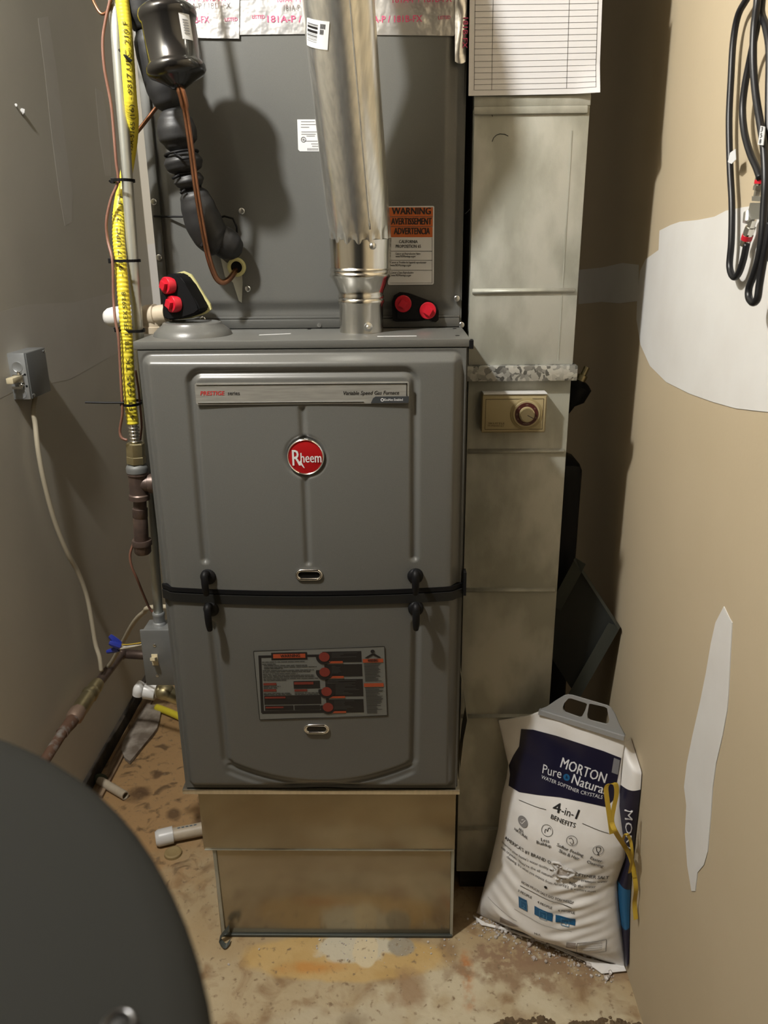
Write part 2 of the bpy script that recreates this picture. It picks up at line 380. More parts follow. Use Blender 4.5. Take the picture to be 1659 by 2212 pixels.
# ------------------------------------------------------------------ furnace
W, ZT, ZB = .533, 1.285, .421
F = thing('furnace', (W/2, .35, ZB), 'grey upright gas furnace with embossed doors and red round badge', 'furnace')
bx('casing', (.002, .006, ZB+.012), (W-.002, .71, ZT-.014), M_paint, F)
bm = bm_new(); box(bm, (-.001, -.003, ZT-.013), (W+.001, .71, ZT), .0015); obj('top_panel', bm, M_paint, F, 40)
bm = bm_new(); box(bm, (-.002, -.006, ZB), (W+.002, .708, ZB+.011), .0012); obj('base_tray', bm, M_shiny, F, 40)
CXD = W/2
def bulge(x, wz): return .021*(1-((x-CXD)/(W/2))**2)*wz
def sst(a, b, t): t = np.clip((t-a)/(b-a), 0, 1); return t*t*(3-2*t)
def polydist(Xa, Za, pts):
    d = np.full(Xa.shape, 9.)
    for (x0, z0), (x1, z1) in zip(pts, pts[1:]):
        dx, dz = x1-x0, z1-z0; t = np.clip(((Xa-x0)*dx+(Za-z0)*dz)/(dx*dx+dz*dz+1e-12), 0, 1)
        d = np.minimum(d, np.hypot(Xa-x0-t*dx, Za-z0-t*dz))
    return d
def arc(cx, cz, r, a0, a1, n=8): return [(cx+r*math.cos(math.radians(a0+(a1-a0)*i/n)), cz+r*math.sin(math.radians(a0+(a1-a0)*i/n))) for i in range(n+1)]
def groove(d, w, dep): return np.where(d < w, dep*.5*(1+np.cos(PI*np.clip(d/w, 0, 1))), 0)
def wz_up(z): return .22+.78*sst(1.275, .86, z)
def wz_lo(z): return .18+.82*sst(ZB+.01, .86, z)
def door_depth(Xa, Za, upper):
    if upper: x0, x1, zlo, zhi = .005, W-.005, .60, 1.271
    else: x0, x1, zlo, zhi = .005, W-.005, ZB+.013, 1.2
    cx, cz, hx, hz, r = (x0+x1)/2, (zlo+zhi)/2, (x1-x0)/2, (zhi-zlo)/2, .022
    qx = np.abs(Xa-cx)-(hx-r); qz = np.abs(Za-cz)-(hz-r)
    sd = np.hypot(np.maximum(qx, 0), np.maximum(qz, 0))+np.minimum(np.maximum(qx, qz), 0)-r
    ins = -sd
    d = .003+.013*sst(.006, .021, ins) - groove(np.abs(ins-.006), .004, .0012)
    d = d + bulge(Xa, wz_up(Za) if upper else wz_lo(Za))*sst(.0, .03, ins)
    if upper:
        u = [(.089,.921),(.089,1.219)]+arc(.107,1.219,.018,180,90)+arc(.428,1.219,.018,90,0)+[(.446,.924)]
        d -= groove(polydist(Xa, Za, u), .010, .0062)
        d -= groove(polydist(Xa, Za, [(.266,1.178),(.266,.919)]), .0085, .0050)
        rr = np.hypot(Xa-.2685, Za-1.101); d -= .006*(1-sst(.028, .038, rr))
    else:
        lowarc = [(.100+(.438-.100)*i/24, .498-.042*(1-((i/12)-1)**2)) for i in range(25)]
        u = [(.091,.798),(.092,.515)]+arc(.104,.513,.012,180,240,4)+lowarc+arc(.434,.513,.012,300,360,4)+[(.449,.797)]
        d -= groove(polydist(Xa, Za, u), .011, .0062)
        # the wide pressed band below the curved groove
        zc = .498-.042*(1-((Xa-.269)/.169)**2)
        band = sst(.0, .006, zc-Za)*(1-sst(.018, .026, zc-Za))*sst(.085, .10, Xa)*(1-sst(.438, .455, Xa))
        d -= .004*band
    return d
def door(name, zlo, zhi, upper, nx=250, nz=200):
    xs = np.linspace(.005, W-.005, nx+1); zs = np.linspace(zlo, zhi, nz+1)
    Xa, Za = np.meshgrid(xs, zs); d = door_depth(Xa, Za, upper)
    vs = np.stack([Xa, -d, Za], -1).reshape(-1, 3)
    idx = np.arange((nx+1)*(nz+1)).reshape(nz+1, nx+1)
    fs = np.stack([idx[:-1,:-1], idx[:-1,1:], idx[1:,1:], idx[1:,:-1]], -1).reshape(-1, 4).tolist()
    border = list(idx[0,:])+list(idx[1:,-1])+list(idx[-1,-2::-1])+list(idx[-2:0:-1,0])
    n0 = len(vs); sk = vs[border].copy(); sk[:,1] = .006
    vs = np.vstack([vs, sk]); nb = len(border)
    for k in range(nb): fs.append([int(border[k]), n0+k, n0+(k+1)%nb, int(border[(k+1)%nb])])
    me = bpy.data.meshes.new(name); base = V((CXD, 0, zlo))
    me.from_pydata((vs-np.array(base)).tolist(), [], fs); me.materials.append(M_paint)
    me.polygons.foreach_set('use_smooth', [True]*len(me.polygons)); me.set_sharp_from_angle(angle=math.radians(60)); me.update()
    return link(name, me, F, base)
ZS = .866
DU = door('upper_door', ZS+.0005, 1.2705, True)
DL = door('lower_door', ZB+.0135, .8405, False)
def ydoor(x, z, upper=True): return -float(door_depth(np.array([[x]]), np.array([[z]]), upper)[0,0])
def yface(x, z, upper=True): return -(.016+bulge(x, float(wz_up(z) if upper else wz_lo(z))))
def trim(name, z0, z1, out, m):
    bm = bm_new()
    def fn(s, t):
        ring = [(0,0),(1,0),(1,1),(0,1),(0,0)]
        a, b = ring[int(round(t*4))]; x = .003+(W-.006)*s
        yf = -(.004+.012*float(sst(0,.02,min(x-.003, W-.003-x)))+bulge(x, 1)*float(sst(0,.03,min(x, W-x)))+out)
        return V((x, .005 if a == 0 else yf, z0 if b == 0 else z1))
    grid(bm, fn, 60, 4); bmesh.ops.remove_doubles(bm, verts=bm.verts, dist=1e-6); return obj(name, bm, m, F, 40)
trim('seam_gasket', .8585, .866, .001, M_black)
trim('seam_gasket', .8405, .8565, .003, mat('dark charcoal trim', (.014,.014,.013), .5, spec=.3))
bm = bm_new(); box(bm, (W-.001, -.012, .845), (W+.0035, .008, .888)); obj('trim_cap', bm, M_black, F)
bm = bm_new(); box(bm, (W-.001, -.004, ZT-.016), (W+.006, .012, ZT-.002), .001); obj('corner_tab', bm, M_black, F)
# latches: two per side
def latch(x, z, upper, ln):
    y = ydoor(x, z, upper); bm = bm_new()
    lathe(bm, (x, y+.002, z), (0,-1,0), [(0,.014),(.006,.0135),(.009,.011),(.010,.0)], 20)
    pth = [V((x, y-.004, z+.008)), V((x, y-.022, z+.014)), V((x, y-.027, z+.004)), V((x, y-.026, z-ln*.5)), V((x, y-.022, z-ln))]
    sp = spline(pth, 6); n = len(sp)
    tube(bm, sp, lambda i: .0062*(1-.25*abs(2*i/(n-1)-1)**3), 10)
    obj('latch', bm, M_black, F, 50)
for x in (.0925, .4475): latch(x, .890, True, .024)
for x in (.0925, .4485): latch(x, .829, False, .030)
# sight windows
def stadium(hw, r, n=10):
    return arc(hw-r, 0, r, -90, 90, n)+arc(-hw+r, 0, r, 90, 270, n)
def sight(x, z, upper):
    y = yface(x, z, upper); bm = bm_new()
    out = stadium(.0235, .0105); inn = stadium(.018, .0055)
    holeplate('sight_window_rim', [out, inn], lambda a, b: V((x+a, y+.002, z+b)), (0,-.0035,0), M_chrome, F)
    lp = [V((x+a, y-.0015, z+b)) for a, b in stadium(.0208, .008)]
    tube(bm, lp+[lp[0], lp[1]], .0024, 8); obj('sight_window_rim', bm, M_chrome, F, True)
    bm = bm_new(); prism(bm, [V((x+a, y-.0006, z+b)) for a, b in stadium(.019, .0065)], (0,.002,0)); obj('sight_glass', bm, M_gloss, F)
sight(.267, .897, True); sight(.2665, .583, False)
# nameplate
yn = yface(.267, 1.205)-.0005
NP = bm_new()
def rrect(x0, x1, z0, z1, r, n=5): return arc(x1-r,z1-r,r,0,90,n)+arc(x0+r,z1-r,r,90,180,n)+arc(x0+r,z0+r,r,180,270,n)+arc(x1-r,z0+r,r,270,360,n)
prism(NP, [V((a, yn, b)) for a, b in rrect(.097,.437,1.187,1.222,.004)], (0,-.002,0)); NP = obj('nameplate', NP, M_brush, F)
bm = bm_new()
for (x0,x1,z0,z1) in ((.100,.434,1.2185,1.2195),(.100,.365,1.1895,1.1905),(.4325,.4335,1.199,1.2195)): box(bm, (x0, yn-.003, z0), (x1, yn-.0015, z1))
obj('plate_border', bm, M_chrome, NP)
bm = bm_new(); yo = yn-.0023
prism(bm, [V((a, yo, b)) for a, b in ((.376,1.188),(.4355,1.188),(.4365,1.190),(.4365,1.1985),(.384,1.1985),(.380,1.196))], (0,-.0004,0)); obj('plate_tab', bm, mat('slate print', (.045,.05,.055), .4), NP)
bm = bm_new(); line_text(bm, 'PRESTIGE', V((.105,yo,1.2025)), V((.144,yo,1.2025)), .0095, shear=.2, bold=.03); obj('plate_lettering', bm, mat('red print', (.6,.03,.03), .5), NP)
bm = bm_new(); line_text(bm, 'series', V((.149,yo,1.2025)), V((.168,yo,1.2025)), .009, bold=.02)
obj('plate_lettering', bm, M_ink, NP); bm = bm_new(); line_text(bm, 'Variable Speed Gas Furnace', V((.333,yo,1.2015)), V((.421,yo,1.2015)), .0088, shear=.25, bold=.015); obj('plate_lettering', bm, M_ink, NP)
bm = bm_new(); line_text(bm, 'EcoNet Enabled', V((.398,yo-.0006,1.1915)), V((.427,yo-.0006,1.1915)), .0055, bold=.02)
obj('plate_lettering', bm, M_lab, NP); bm = bm_new()
for q in (0,): 
    c_ = V((.3945,yo-.0006,1.1932)); o_ = circ(c_, .0027, X, Z); i_ = circ(c_, .0015, X, Z)
    for k in range(20): add_mesh(bm, [o_[k], o_[(k+1)%20], i_[(k+1)%20], i_[k]], [(0,1,2,3)])
obj('plate_mark', bm, M_lab, NP)
# badge
yb = yface(.2685, 1.101)+.0055
bm = bm_new(); lathe(bm, (.2685, yb, 1.101), (0,-1,0), [(0,.031),(.006,.031),(.0085,.0300),(.0095,.0288),(.0085,.0275),(.007,.0272)], 48); BD = obj('badge', bm, M_chrome, F, 50)
bm = bm_new(); lathe(bm, (.2685, yb-.006, 1.101), (0,-1,0), [(0,.0273),(.0016,.0273),(.0026,.020),(.0030,.010),(.0031,.0)], 48); obj('badge_face', bm, M_redlog, BD, 50)
bm = bm_new(); yt = yb-.0094
line_text(bm, 'R', V((.2475,yt,1.0875)), V((.2610,yt,1.0875)), .038, bold=.012)
prism(bm, [V((a, yt, b)) for a, b in ((.258,1.093),(.2605,1.096),(.267,1.083),(.2650,1.0835))], (0,-.0001,0))
line_text(bm, 'heem', V((.2610,yt,1.0925)), V((.2945,yt,1.0925)), .0235, bold=.016); obj('badge_lettering', bm, mat('white enamel', (.8,.8,.8), .3), BD)
# warning label of the lower door
yl = yface(.278, .673, False)-.0016
def LL(zx, zy, k=0):
    y = yl
    for _ in range(4):
        p = P(520+zx/4.879, 1370+zy/4.879, y=y); y = yface(p.x, p.z, False)-.0012-.0003*k
    return V((p.x, y, p.z))
def rct(x0, y0, x1, y1, k=1, sk=0.0):
    n = max(1, int((x1-x0)/90)); dx = x1-x0
    return [LL(x0+dx*i/n, y0-dx*i/n*.018, k) for i in range(n+1)]+[LL(x0+dx*i/n+(y1-y0)*.05, y1-dx*i/n*.018, k) for i in range(n, -1, -1)]
def lab(s, t):
    a = [135*(1-s)+1515*s, 180*(1-s)+130*s]; b = [200*(1-s)+1545*s, 900*(1-s)+855*s]; return LL(a[0]*(1-t)+b[0]*t, a[1]*(1-t)+b[1]*t)
bm = bm_new(); grid(bm, lab, 24, 12); grid(bm, lambda s, t: lab(1-s, t)+V((0,.0008,0)), 24, 12); WLB = obj('warning_label', bm, M_labgrey, F)
tag(WLB, 'dark warning label printed in black, orange and grey')
blk = [rct(185,225,215,830), rct(190,225,860,250), rct(225,810,900,840), rct(320,195,700,275), rct(860,185,1270,300), rct(900,320,1278,450), rct(890,478,1285,660), rct(905,690,1292,830), rct(875,200,905,820),
       rct(555,495,833,575), rct(245,650,845,745), rct(255,755,555,805), rct(565,750,835,800)]
blk += [circ(LL(a, b, 1), .0150*q, X, Z) for a, b, q in ((880,240,1),(885,400,1.05),(905,600,1.0),(920,770,.95))]
polys('label_blocks', blk, M_ink, WLB)
ora = [rct(340,210,680,255,3), rct(1285,262,1500,300,2), rct(1298,518,1505,556,2), rct(930,285,1075,308,3), rct(945,442,1085,465,3), rct(945,655,1100,675,3), rct(970,812,1110,832,3)]
polys('label_bands', ora, M_orange2, WLB)
dko = [rct(238,515,375,540,2), rct(240,582,375,606,2), rct(565,582,700,604,2), rct(562,505,765,532,3), rct(255,660,470,680,3), rct(262,765,450,782,3)]
dko += [circ(LL(a, b, 3), .0095, X, Z) for a, b in ((880,240),(885,400),(905,605),(920,770))]
polys('label_bands', dko, mat('dark red print', (.20,.03,.02), .5), WLB)
lines = []
rr = random.Random(3)
for y0, x0, x1 in [(292,222,680),(314,225,370),(330,245,700),(348,245,800),(362,245,450),(382,232,770),(398,232,735),(418,232,600),(436,235,775),(452,235,780),(470,238,815),(486,238,480),(550,238,420),(566,238,385),(622,242,520),(636,242,540),(618,568,820),(634,568,820)]:
    x = x0
    while x < x1:
        e = min(x1, x+rr.uniform(18, 70)); lines.append(rct(x, y0-(x-x0)*.018, e, y0+6-(x-x0)*.018, 2)); x = e+rr.uniform(4, 9)
for k in range(16): lines.append(rct(1298+k*.9, 312+k*12, 1298+rr.uniform(120,198), 317+k*12, 2))
for k in range(22): lines.append(rct(1312+k*.9, 566+k*12.5, 1312+rr.uniform(120,196), 571+k*12.5, 2))
lines += [[LL(1305,250,2), LL(1380,205,2), LL(1410,205,2), LL(1480,245,2), LL(1450,248,2), LL(1395,222,2), LL(1340,252,2)]] + [circ(LL(1390,182,2), .0036, X, Z)]
polys('label_print', lines, M_ink, WLB)
gl = []
for (x0,y0,n,wd) in ((960,198,4,290),(960,335,6,100),(915,488,3,350),(1000,530,8,260),(985,702,7,240)):
    for k in range(n): gl.append(rct(x0, y0+k*14, x0+rr.uniform(.3,1)*wd, y0+4+k*14, 3))
polys('label_print', gl, mat('dim grey print', (.085,.085,.08), .5), WLB)
for a, b, h in (((420,246),(625,238),.0085),((1340,292),(1445,287),.0075)):
    bm = bm_new(); line_text(bm, 'WARNING', LL(*a,5), LL(*b,5), h, bold=.03); obj('label_lettering', bm, M_ink, WLB)
brd = []
for a, b in (((135,180),(1515,130)),((1515,130),(1545,855)),((1545,855),(200,900)),((200,900),(135,180))):
    pq = [LL(a[0]+(b[0]-a[0])*i/12, a[1]+(b[1]-a[1])*i/12, 1) for i in range(13)]; d = (pq[-1]-pq[0]).normalized(); nn = V((-d.z, 0, d.x))*.0005; brd.append([p+nn for p in pq]+[p-nn for p in pq[::-1]])
polys('label_border', brd, M_ink, WLB)
# plug in the top, screw holes and slots on the top panel
pc = P(398, 716, z=ZT); pc.y += .006
bm = bm_new(); lathe(bm, (.073, .088, ZT-.001), (0,0,1), [(0,.066),(.006,.064),(.012,.058),(.018,.050),(.0215,.048),(.0225,.044),(.020,.041),(.019,.0)], 48); obj('vent_plug', bm, M_paint, F, 40)
for u, v in ((366,728),(430,726),(452,727),(478,719),(988,726),(668,712),(982,711)):
    bm = bm_new(); lathe(bm, P(u, v, z=ZT-.0006), (0,0,1), [(0,.0034),(.0012,.0034),(.0014,.0024)], 14); obj('screw_hole', bm, M_black, F)
for a, b in (((560,724),(628,721)),((815,727),(900,726))):
    bm = bm_new(); p, q = P(*a, z=ZT), P(*b, z=ZT); prism(bm, [p+V((0,-.003,0)), q+V((0,-.003,0)), q+V((0,.003,0)), p+V((0,.003,0))], (0,0,.0006)); obj('paper_strip', bm, M_lab, F)

# ------------------------------------------------------------------ base plenum under the furnace
BP = thing('base_plenum', (.28, .35, 0), 'brownish galvanized sheet metal plenum box under the furnace', 'plenum')
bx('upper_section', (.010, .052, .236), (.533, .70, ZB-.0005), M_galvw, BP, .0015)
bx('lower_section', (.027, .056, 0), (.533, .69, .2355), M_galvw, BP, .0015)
bm = bm_new(); box(bm, (.030, .050, .0015), (.531, .0565, .0075), .001); obj('foot_flange', bm, M_dark, BP)
bm = bm_new(); prism(bm, [(.0275,.0535,.2355),(.0345,.0535,.2355),(.0365,.0535,.004),(.0300,.0535,.004)], (0,.003,0)); obj('corner_fold', bm, M_galv, BP); bm = bm_new(); prism(bm, [(.526,.0535,.2355),(.5325,.0535,.2355),(.5325,.0535,.004),(.527,.0535,.004)], (0,.003,0)); obj('corner_fold', bm, M_galv, BP)
bm = bm_new(); box(bm, (.012, .0505, .2345), (.531, .0525, .2365)); obj('lap_seam', bm, M_galv, BP)
bm = bm_new(); cl = [P(492,2010,y=.04), P(475,2030,y=.03), P(474,2038,y=.025), P(485,2050,z=.004), P(495,2040,z=.006)]
sp = spline(cl, 4)
for a, b in zip(sp, sp[1:]): prism(bm, [a, b, b+V((0,.012,.002)), a+V((0,.012,.002))], (.0012,0,.0008))
obj('bent_flange', bm, M_dark, BP)

# ------------------------------------------------------------------ evaporator coil cabinet
YC = .1718
EC = thing('evaporator_coil_cabinet', (W/2, .45, ZT), 'grey metal coil cabinet standing on top of the furnace', 'coil cabinet')
bx('casing', (0, YC+.006, ZT+.0005), (W, .71, 1.80), M_paint, EC)
def pan_depth(Xa, Za):
    x0, x1, z0, z1, r = .004, W-.004, ZT+.020, 1.798, .012
    cx, cz, hx, hz = (x0+x1)/2, (z0+z1)/2, (x1-x0)/2, (z1-z0)/2
    qx = np.abs(Xa-cx)-(hx-r); qz = np.abs(Za-cz)-(hz-r)
    ins = -(np.hypot(np.maximum(qx, 0), np.maximum(qz, 0))+np.minimum(np.maximum(qx, qz), 0)-r)
    return .001+.006*sst(.012, .030, ins) - groove(np.abs(ins-.010), .005, .001)
xs = np.linspace(.003, W-.003, 161); zs = np.linspace(ZT+.018, 1.80, 121); Xa, Za = np.meshgrid(xs, zs); dd = pan_depth(Xa, Za)
bm = bm_new(); grid(bm, lambda s, t: V((xs[int(round(s*160))], YC+.006-dd[int(round(t*120)), int(round(s*160))], zs[int(round(t*120))])), 160, 120); obj('front_panel', bm, M_paint, EC, True)
YP = YC-.001
bm = bm_new(); box(bm, (.02, YC-.004, ZT+.001), (W-.004, YC+.007, ZT+.0165), .0015); box(bm, (.02, YC-.001, ZT+.0165), (W-.004, YC+.006, ZT+.021), .001); obj('bottom_rail', bm, M_paint2, EC, 40)
bm = bm_new(); box(bm, (-.001, YC-.002, ZT+.001), (.014, YC+.007, 1.80), .001); obj('side_rail', bm, M_paint2, EC, 40)
for u, v in ((522,456),(535,624),(690,702),(438,690),(332,436),(343,556),(987,645),(997,702)):
    bm = bm_new(); p = P(u, v, y=YP-.001); lathe(bm, p+V((0,.002,0)), (0,-1,0), [(0,.0052),(.002,.0052),(.003,.004),(.0055,.0038),(.006,.0)], 6+8); obj('screw', bm, M_steel, EC, 40)
# UL label
def quadpx(px, y): return [P(u, v, y=y) for u, v in px]
bm = bm_new(); prism(bm, quadpx([(642,258),(700,258),(702,327),(648,327),(644,323)], YP-.0006), (0,.0012,0)); UL = obj('rating_label', bm, M_lab, EC)
tag(UL, 'white rating label partly behind the pipe')
ln = []
for k, (v, x0, x1) in enumerate(((262,650,680),(268,650,682),(274,650,668),(284,651,686),(289,651,682),(293,662,680),(304,660,686),(310,672,690),(315,674,690))):
    ln.append(quadpx([(x0,v),(x1,v),(x1,v+1.6),(x0,v+1.6)], YP-.0009))
ln += [quadpx([(664+i*3,320),(665.8+i*3,320),(665.8+i*3,325),(664+i*3,325)], YP-.0009) for i in range(8)]
polys('label_print', ln, M_inkg, UL)
bm = bm_new(); c_ = P(655.5, 301.5, y=YP-.001); o_ = circ(c_, .0042, X, Z); i_ = circ(c_, .0034, X, Z)
for k in range(20): add_mesh(bm, [o_[k], o_[(k+1)%20], i_[(k+1)%20], i_[k]], [(0,1,2,3)])
obj('label_mark', bm, M_ink, UL); bm = bm_new(); line_text(bm, 'UL', c_+V((-.0022,0,-.0015)), c_+V((.0022,0,-.0015)), .0045, bold=.03); obj('label_lettering', bm, M_ink, UL)
# orange warning label (zoom origin 680,380 scale 4.366)
yw = YP-.0008
def OL(zx, zy, k=0): return P(680+zx/4.366, 380+zy/4.366, y=yw-.0003*k)
def orr(x0, y0, x1, y1, k=1): return [OL(x0,y0,k), OL(x1,y0,k), OL(x1,y1,k), OL(x0,y1,k)]
bm = bm_new(); prism(bm, [OL(690,295), OL(700,287), OL(1118,283), OL(1127,292), OL(1123,1012), OL(1112,1024), OL(698,1028), OL(690,1020)], (0,.0014,0)); PW = obj('warning_label', bm, M_lab, EC)
tag(PW, 'orange and white warning label')
polys('label_bands', [orr(697,296,1115,382), orr(697,388,1113,476), orr(697,482,1111,578)], M_orange, PW)
polys('label_rule', [orr(697,383,1115,387), orr(697,477,1113,481), orr(710,708,1108,712), orr(710,794,1108,798), orr(710,888,1108,892), orr(710,1008,1108,1011), orr(1106,580,1109,1011)], M_ink, PW)
bm = bm_new()
for s, x0, x1, yy, h, bo in (('WARNING',728,1092,362,.0155,.05),('AVERTISSEMENT',722,1100,458,.0150,.05),('ADVERTENCIA',748,1084,550,.0150,.05),('CALIFORNIA',796,970,634,.0075,.04),('PROPOSITION 65',764,1000,678,.0075,.04),
    ('Cancer and Reproductive Harm-',762,1000,743,.0052,.02),('www.P65Warnings.ca.gov',762,950,768,.0052,.03),('Cancer et Troubles de l\'appareil reproducteur-',716,1055,825,.0052,.02),('www.P65Warnings.ca.gov',716,908,852,.0052,.03),
    ('Cancer y Dano Reproductivo-',720,935,921,.0052,.02),('www.P65Warnings.ca.gov',720,908,947,.0052,.03)):
    bm = bm_new(); line_text(bm, s, OL(x0,yy,2), OL(x1,yy,2), h, bold=bo*(1 if bo == .05 else .6)); obj('label_lettering', bm, M_ink, PW)
# drain plates with red plugs
def drain_plate(o, ex, ey, en, with_gasket, name):
    """outline in (a,b) metres, front normal en"""
    out = [(-.040,-.024),(-.041,.008),(-.037,.018),(-.027,.0235),(-.012,.0215),(.030,.0065),(.037,.001),(.041,-.008),(.041,-.024),(.036,-.028),(.030,-.027),(.028,-.0235),(.004,-.026),(-.020,-.0265),(-.034,-.0265)]
    m3 = lambda a, b: o+ex*a+ey*b
    root = holeplate(name, [out], m3, en*.012, M_black, EC)
    bm = bm_new(); ins = [(a*.80, b*.74-.002) for a, b in out]; prism(bm, [m3(a,b)+en*.012 for a, b in ins], en*.0045); obj('plate_boss', bm, M_black, root)
    for a, b in ((-.0215,.0045),(.0215,-.0075)):
        bm = bm_new(); lathe(bm, m3(a,b)+en*.015, en, [(0,.0145),(.005,.0145),(.006,.0135),(.006,.0)], 28)
        q = .0088; c = m3(a,b)+en*.021; sq = [c+ex*(q*math.cos(PI/2*k+.25))+ey*(q*math.sin(PI/2*k+.25)) for k in range(4)]; prism(bm, sq, en*.006); obj('plug', bm, M_red, root, 40)
    if with_gasket:
        holeplate('gasket', [[(a*1.06, b*1.06) for a, b in out]], lambda a, b: m3(a,b)-en*.004, en*.004, M_gasket, root)
    return root
q_ = drain_plate(P(897, 660, y=YC-.004), X, Z, V((0,-1,0)), False, 'drain_cover'); tag(q_, 'black drain cover with red plugs, flat against the cabinet')
# line-set hole with yellow grommet and torn plate
bm = bm_new(); c_ = P(512, 577, y=YC-.001); lathe(bm, c_+V((0,.001,0)), (0,-1,0), [(0,.016),(.006,.016),(.008,.013),(.007,.010),(.002,.010)], 28, cap1=False); obj('grommet', bm, M_gasket, EC, 40)
bm = bm_new(); lathe(bm, c_+V((0,-.001,0)), (0,-1,0), [(0,.0105),(.0025,.0105)], 24); obj('grommet_hole', bm, M_black, EC)
bm = bm_new(); prism(bm, quadpx([(476,556),(490,568),(520,562),(524,610),(522,654),(516,650),(503,610),(486,598)], YC-.003), (0,.0014,0)); obj('split_plate', bm, M_galv, EC)
# supply plenum above
tag(bx('supply_plenum', (.001, YC+.008, 1.8005), (W-.001, .70, ZC-.002), M_galv), 'galvanized plenum above the grey coil cabinet, covered in foil tape', 'duct')

# foil tape
def foil(name, px, y, label, dy=-.0016, parent=None):
    pts = [P(u, v, y=y) for u, v in px]
    bm = bm_new(); prism(bm, pts, (0, dy, 0)); o = obj(name, bm, M_foil, parent); tag(o, label, 'tape', 'foil tape on the cabinet top'); return o
YT = YC-.0025
T1 = foil('foil_tape', [(500,-60),(500,76),(660,74),(980,78),(985,70),(984,-60)], YT+.001, 'wide foil tape strip with pink print along the cabinet top')
T2 = foil('foil_tape', [(405,-60),(405,82),(517,84),(518,-60)], YT-.0008, 'short crinkled foil tape piece beside the black filter drier')
bm = bm_new()
def fz(s, t): return V((.09+.435*s, YT-.003-.006*math.sin(PI*t)-.002*math.sin(s*37+t*5)*math.sin(PI*t), 1.795+.055*t))
grid(bm, fz, 60, 8); grid(bm, lambda s, t: fz(1-s, t)+V((0,.004,0)), 60, 8); T3 = obj('foil_tape', bm, M_foil, None, True); tag(T3, 'uppermost bulging foil tape band at the plenum joint', 'tape', 'foil tape on the cabinet top')
bm = bm_new()
def fv(s, t):
    a = P(983+s*27*(1-.15*t), -40+t*(172+6*math.sin(s*3)), y=YT-.004); return a+V((0, -.004*math.sin(PI*s)-.0015*math.sin(9*t+4*s), 0))
grid(bm, fv, 10, 40); grid(bm, lambda s, t: fv(1-s, t)+V((0,.0035,0)), 10, 40); T4 = obj('foil_tape', bm, M_foil, None, True); tag(T4, 'vertical foil tape strip down the cabinet corner beside the duct', 'tape', 'foil tape on the cabinet top')
def pinktext(par, items, y):
    for s, a, b, h in items:
        bm = bm_new(); line_text(bm, s, P(*a, y=y), P(*b, y=y), h, bold=.02); obj('tape_print', bm, M_pink, par)
pinktext(T1, [('181A-P / 181B-FX',(578,48),(735,48),.0135),('LISTED',(545,40),(572,40),.007),('A-P / 181B-FX',(806,49),(912,47),.0135),('LISTED',(947,42),(973,41),.007)], YT-.0012)
pinktext(T2, [('181B-FX',(400,50),(452,49),.0135),('LISTED',(486,46),(513,45),.007)], YT-.003)
for s, a, b, h in (('181A-P / 181B-FX',(385,4),(488,2),.0120),('181A-P / 181B-FX',(848,6),(976,4),.0125),('181A-P / 181B-FX',(600,5),(690,4),.012)):
    bm = bm_new(); line_text(bm, s, P(*a, y=YT-.0125), P(*b, y=YT-.0125), h, bold=.02); obj('tape_print', bm, M_pink, T3)
bm = bm_new(); line_text(bm, '181B-FX', P(1001,38,y=YT-.0095), P(999,104,y=YT-.0095), .011, up=X, bold=.03); obj('tape_print', bm, M_pink, T4)

# ------------------------------------------------------------------ flue pipe
FL = thing('flue_pipe', (.358, .117, ZT), 'shiny galvanized flue pipe rising from the furnace top', 'pipe')
fx, fy = .3575, .1165
bm = bm_new(); lathe(bm, (fx, fy, ZT-.001), (0,0,1), [(0,.0375),(.046,.0372),(.050,.0395),(.054,.0395),(.057,.0375)], 56, cap1=False); obj('collar', bm, M_shiny, FL, 45)
bm = bm_new(); lathe(bm, (fx, fy, ZT+.055), (0,0,1), [(0,.0378),(.004,.0392),(.007,.0378),(.012,.0385),(.033,.0485),(.036,.0515),(.0395,.0522),(.042,.0505),(.044,.0500),(.047,.0515),(.050,.0500)], 56, cap0=False, cap1=False); obj('reducer', bm, M_shiny, FL, 45)
ax0 = V((fx+.0008, fy, ZT+.104)); ax1 = V((fx+.001, fy-.002, 1.436))
bm = bm_new(); lathe(bm, ax0, ax1-ax0, [(0,.0500),((ax1-ax0).length*.6,.0505),((ax1-ax0).length,.0516)], 56, cap0=False, cap1=False); obj('elbow', bm, M_shiny, FL, True)
top = ax1.lerp(V((.3325, -.030, 1.84)), .875); d = top-ax1; Ln = d.length; dn = d.normalized()
bm = bm_new(); n = 96; x_, y_, _ = frame(dn); rings = []
for s, r, cr in [(-.006,.0490,.0010),(.004,.0496,.0014),(.016,.0498,.0014),(.022,.0503,.0008),(.028,.0510,0)]+[(.03+(Ln-.03)*k/12, .0510, 0) for k in range(1, 13)]:
    rings.append([bm.verts.new(ax1+dn*s+(x_*math.cos(2*PI*k/n)+y_*math.sin(2*PI*k/n))*(r+cr*math.cos(k*2*PI/6))) for k in range(n)])
for a, b in zip(rings, rings[1:]):
    for k in range(n): bm.faces.new((a[k], a[(k+1)%n], b[(k+1)%n], b[k]))
obj('pipe_section', bm, M_pipe, FL, True)
fq = [top-dn*.004, top+dn*.02, V((top.x-.002, -.012, 1.855)), V((top.x-.002, .006, 1.91)), V((top.x-.002, .030, 1.97))]
bm = bm_new(); tube(bm, spline(fq, 6), .0525, 40); obj('elbow', bm, M_shiny, FL, True)
fz_ = V((fq[-1].x, .105, ZC-.001)); bm = bm_new(); lathe(bm, fq[-1]-(fz_-fq[-1]).normalized()*.02, fz_-fq[-1], [(0,.051),((fz_-fq[-1]).length-.04,.051)], 40); obj('pipe_section', bm, M_pipe, FL, True)
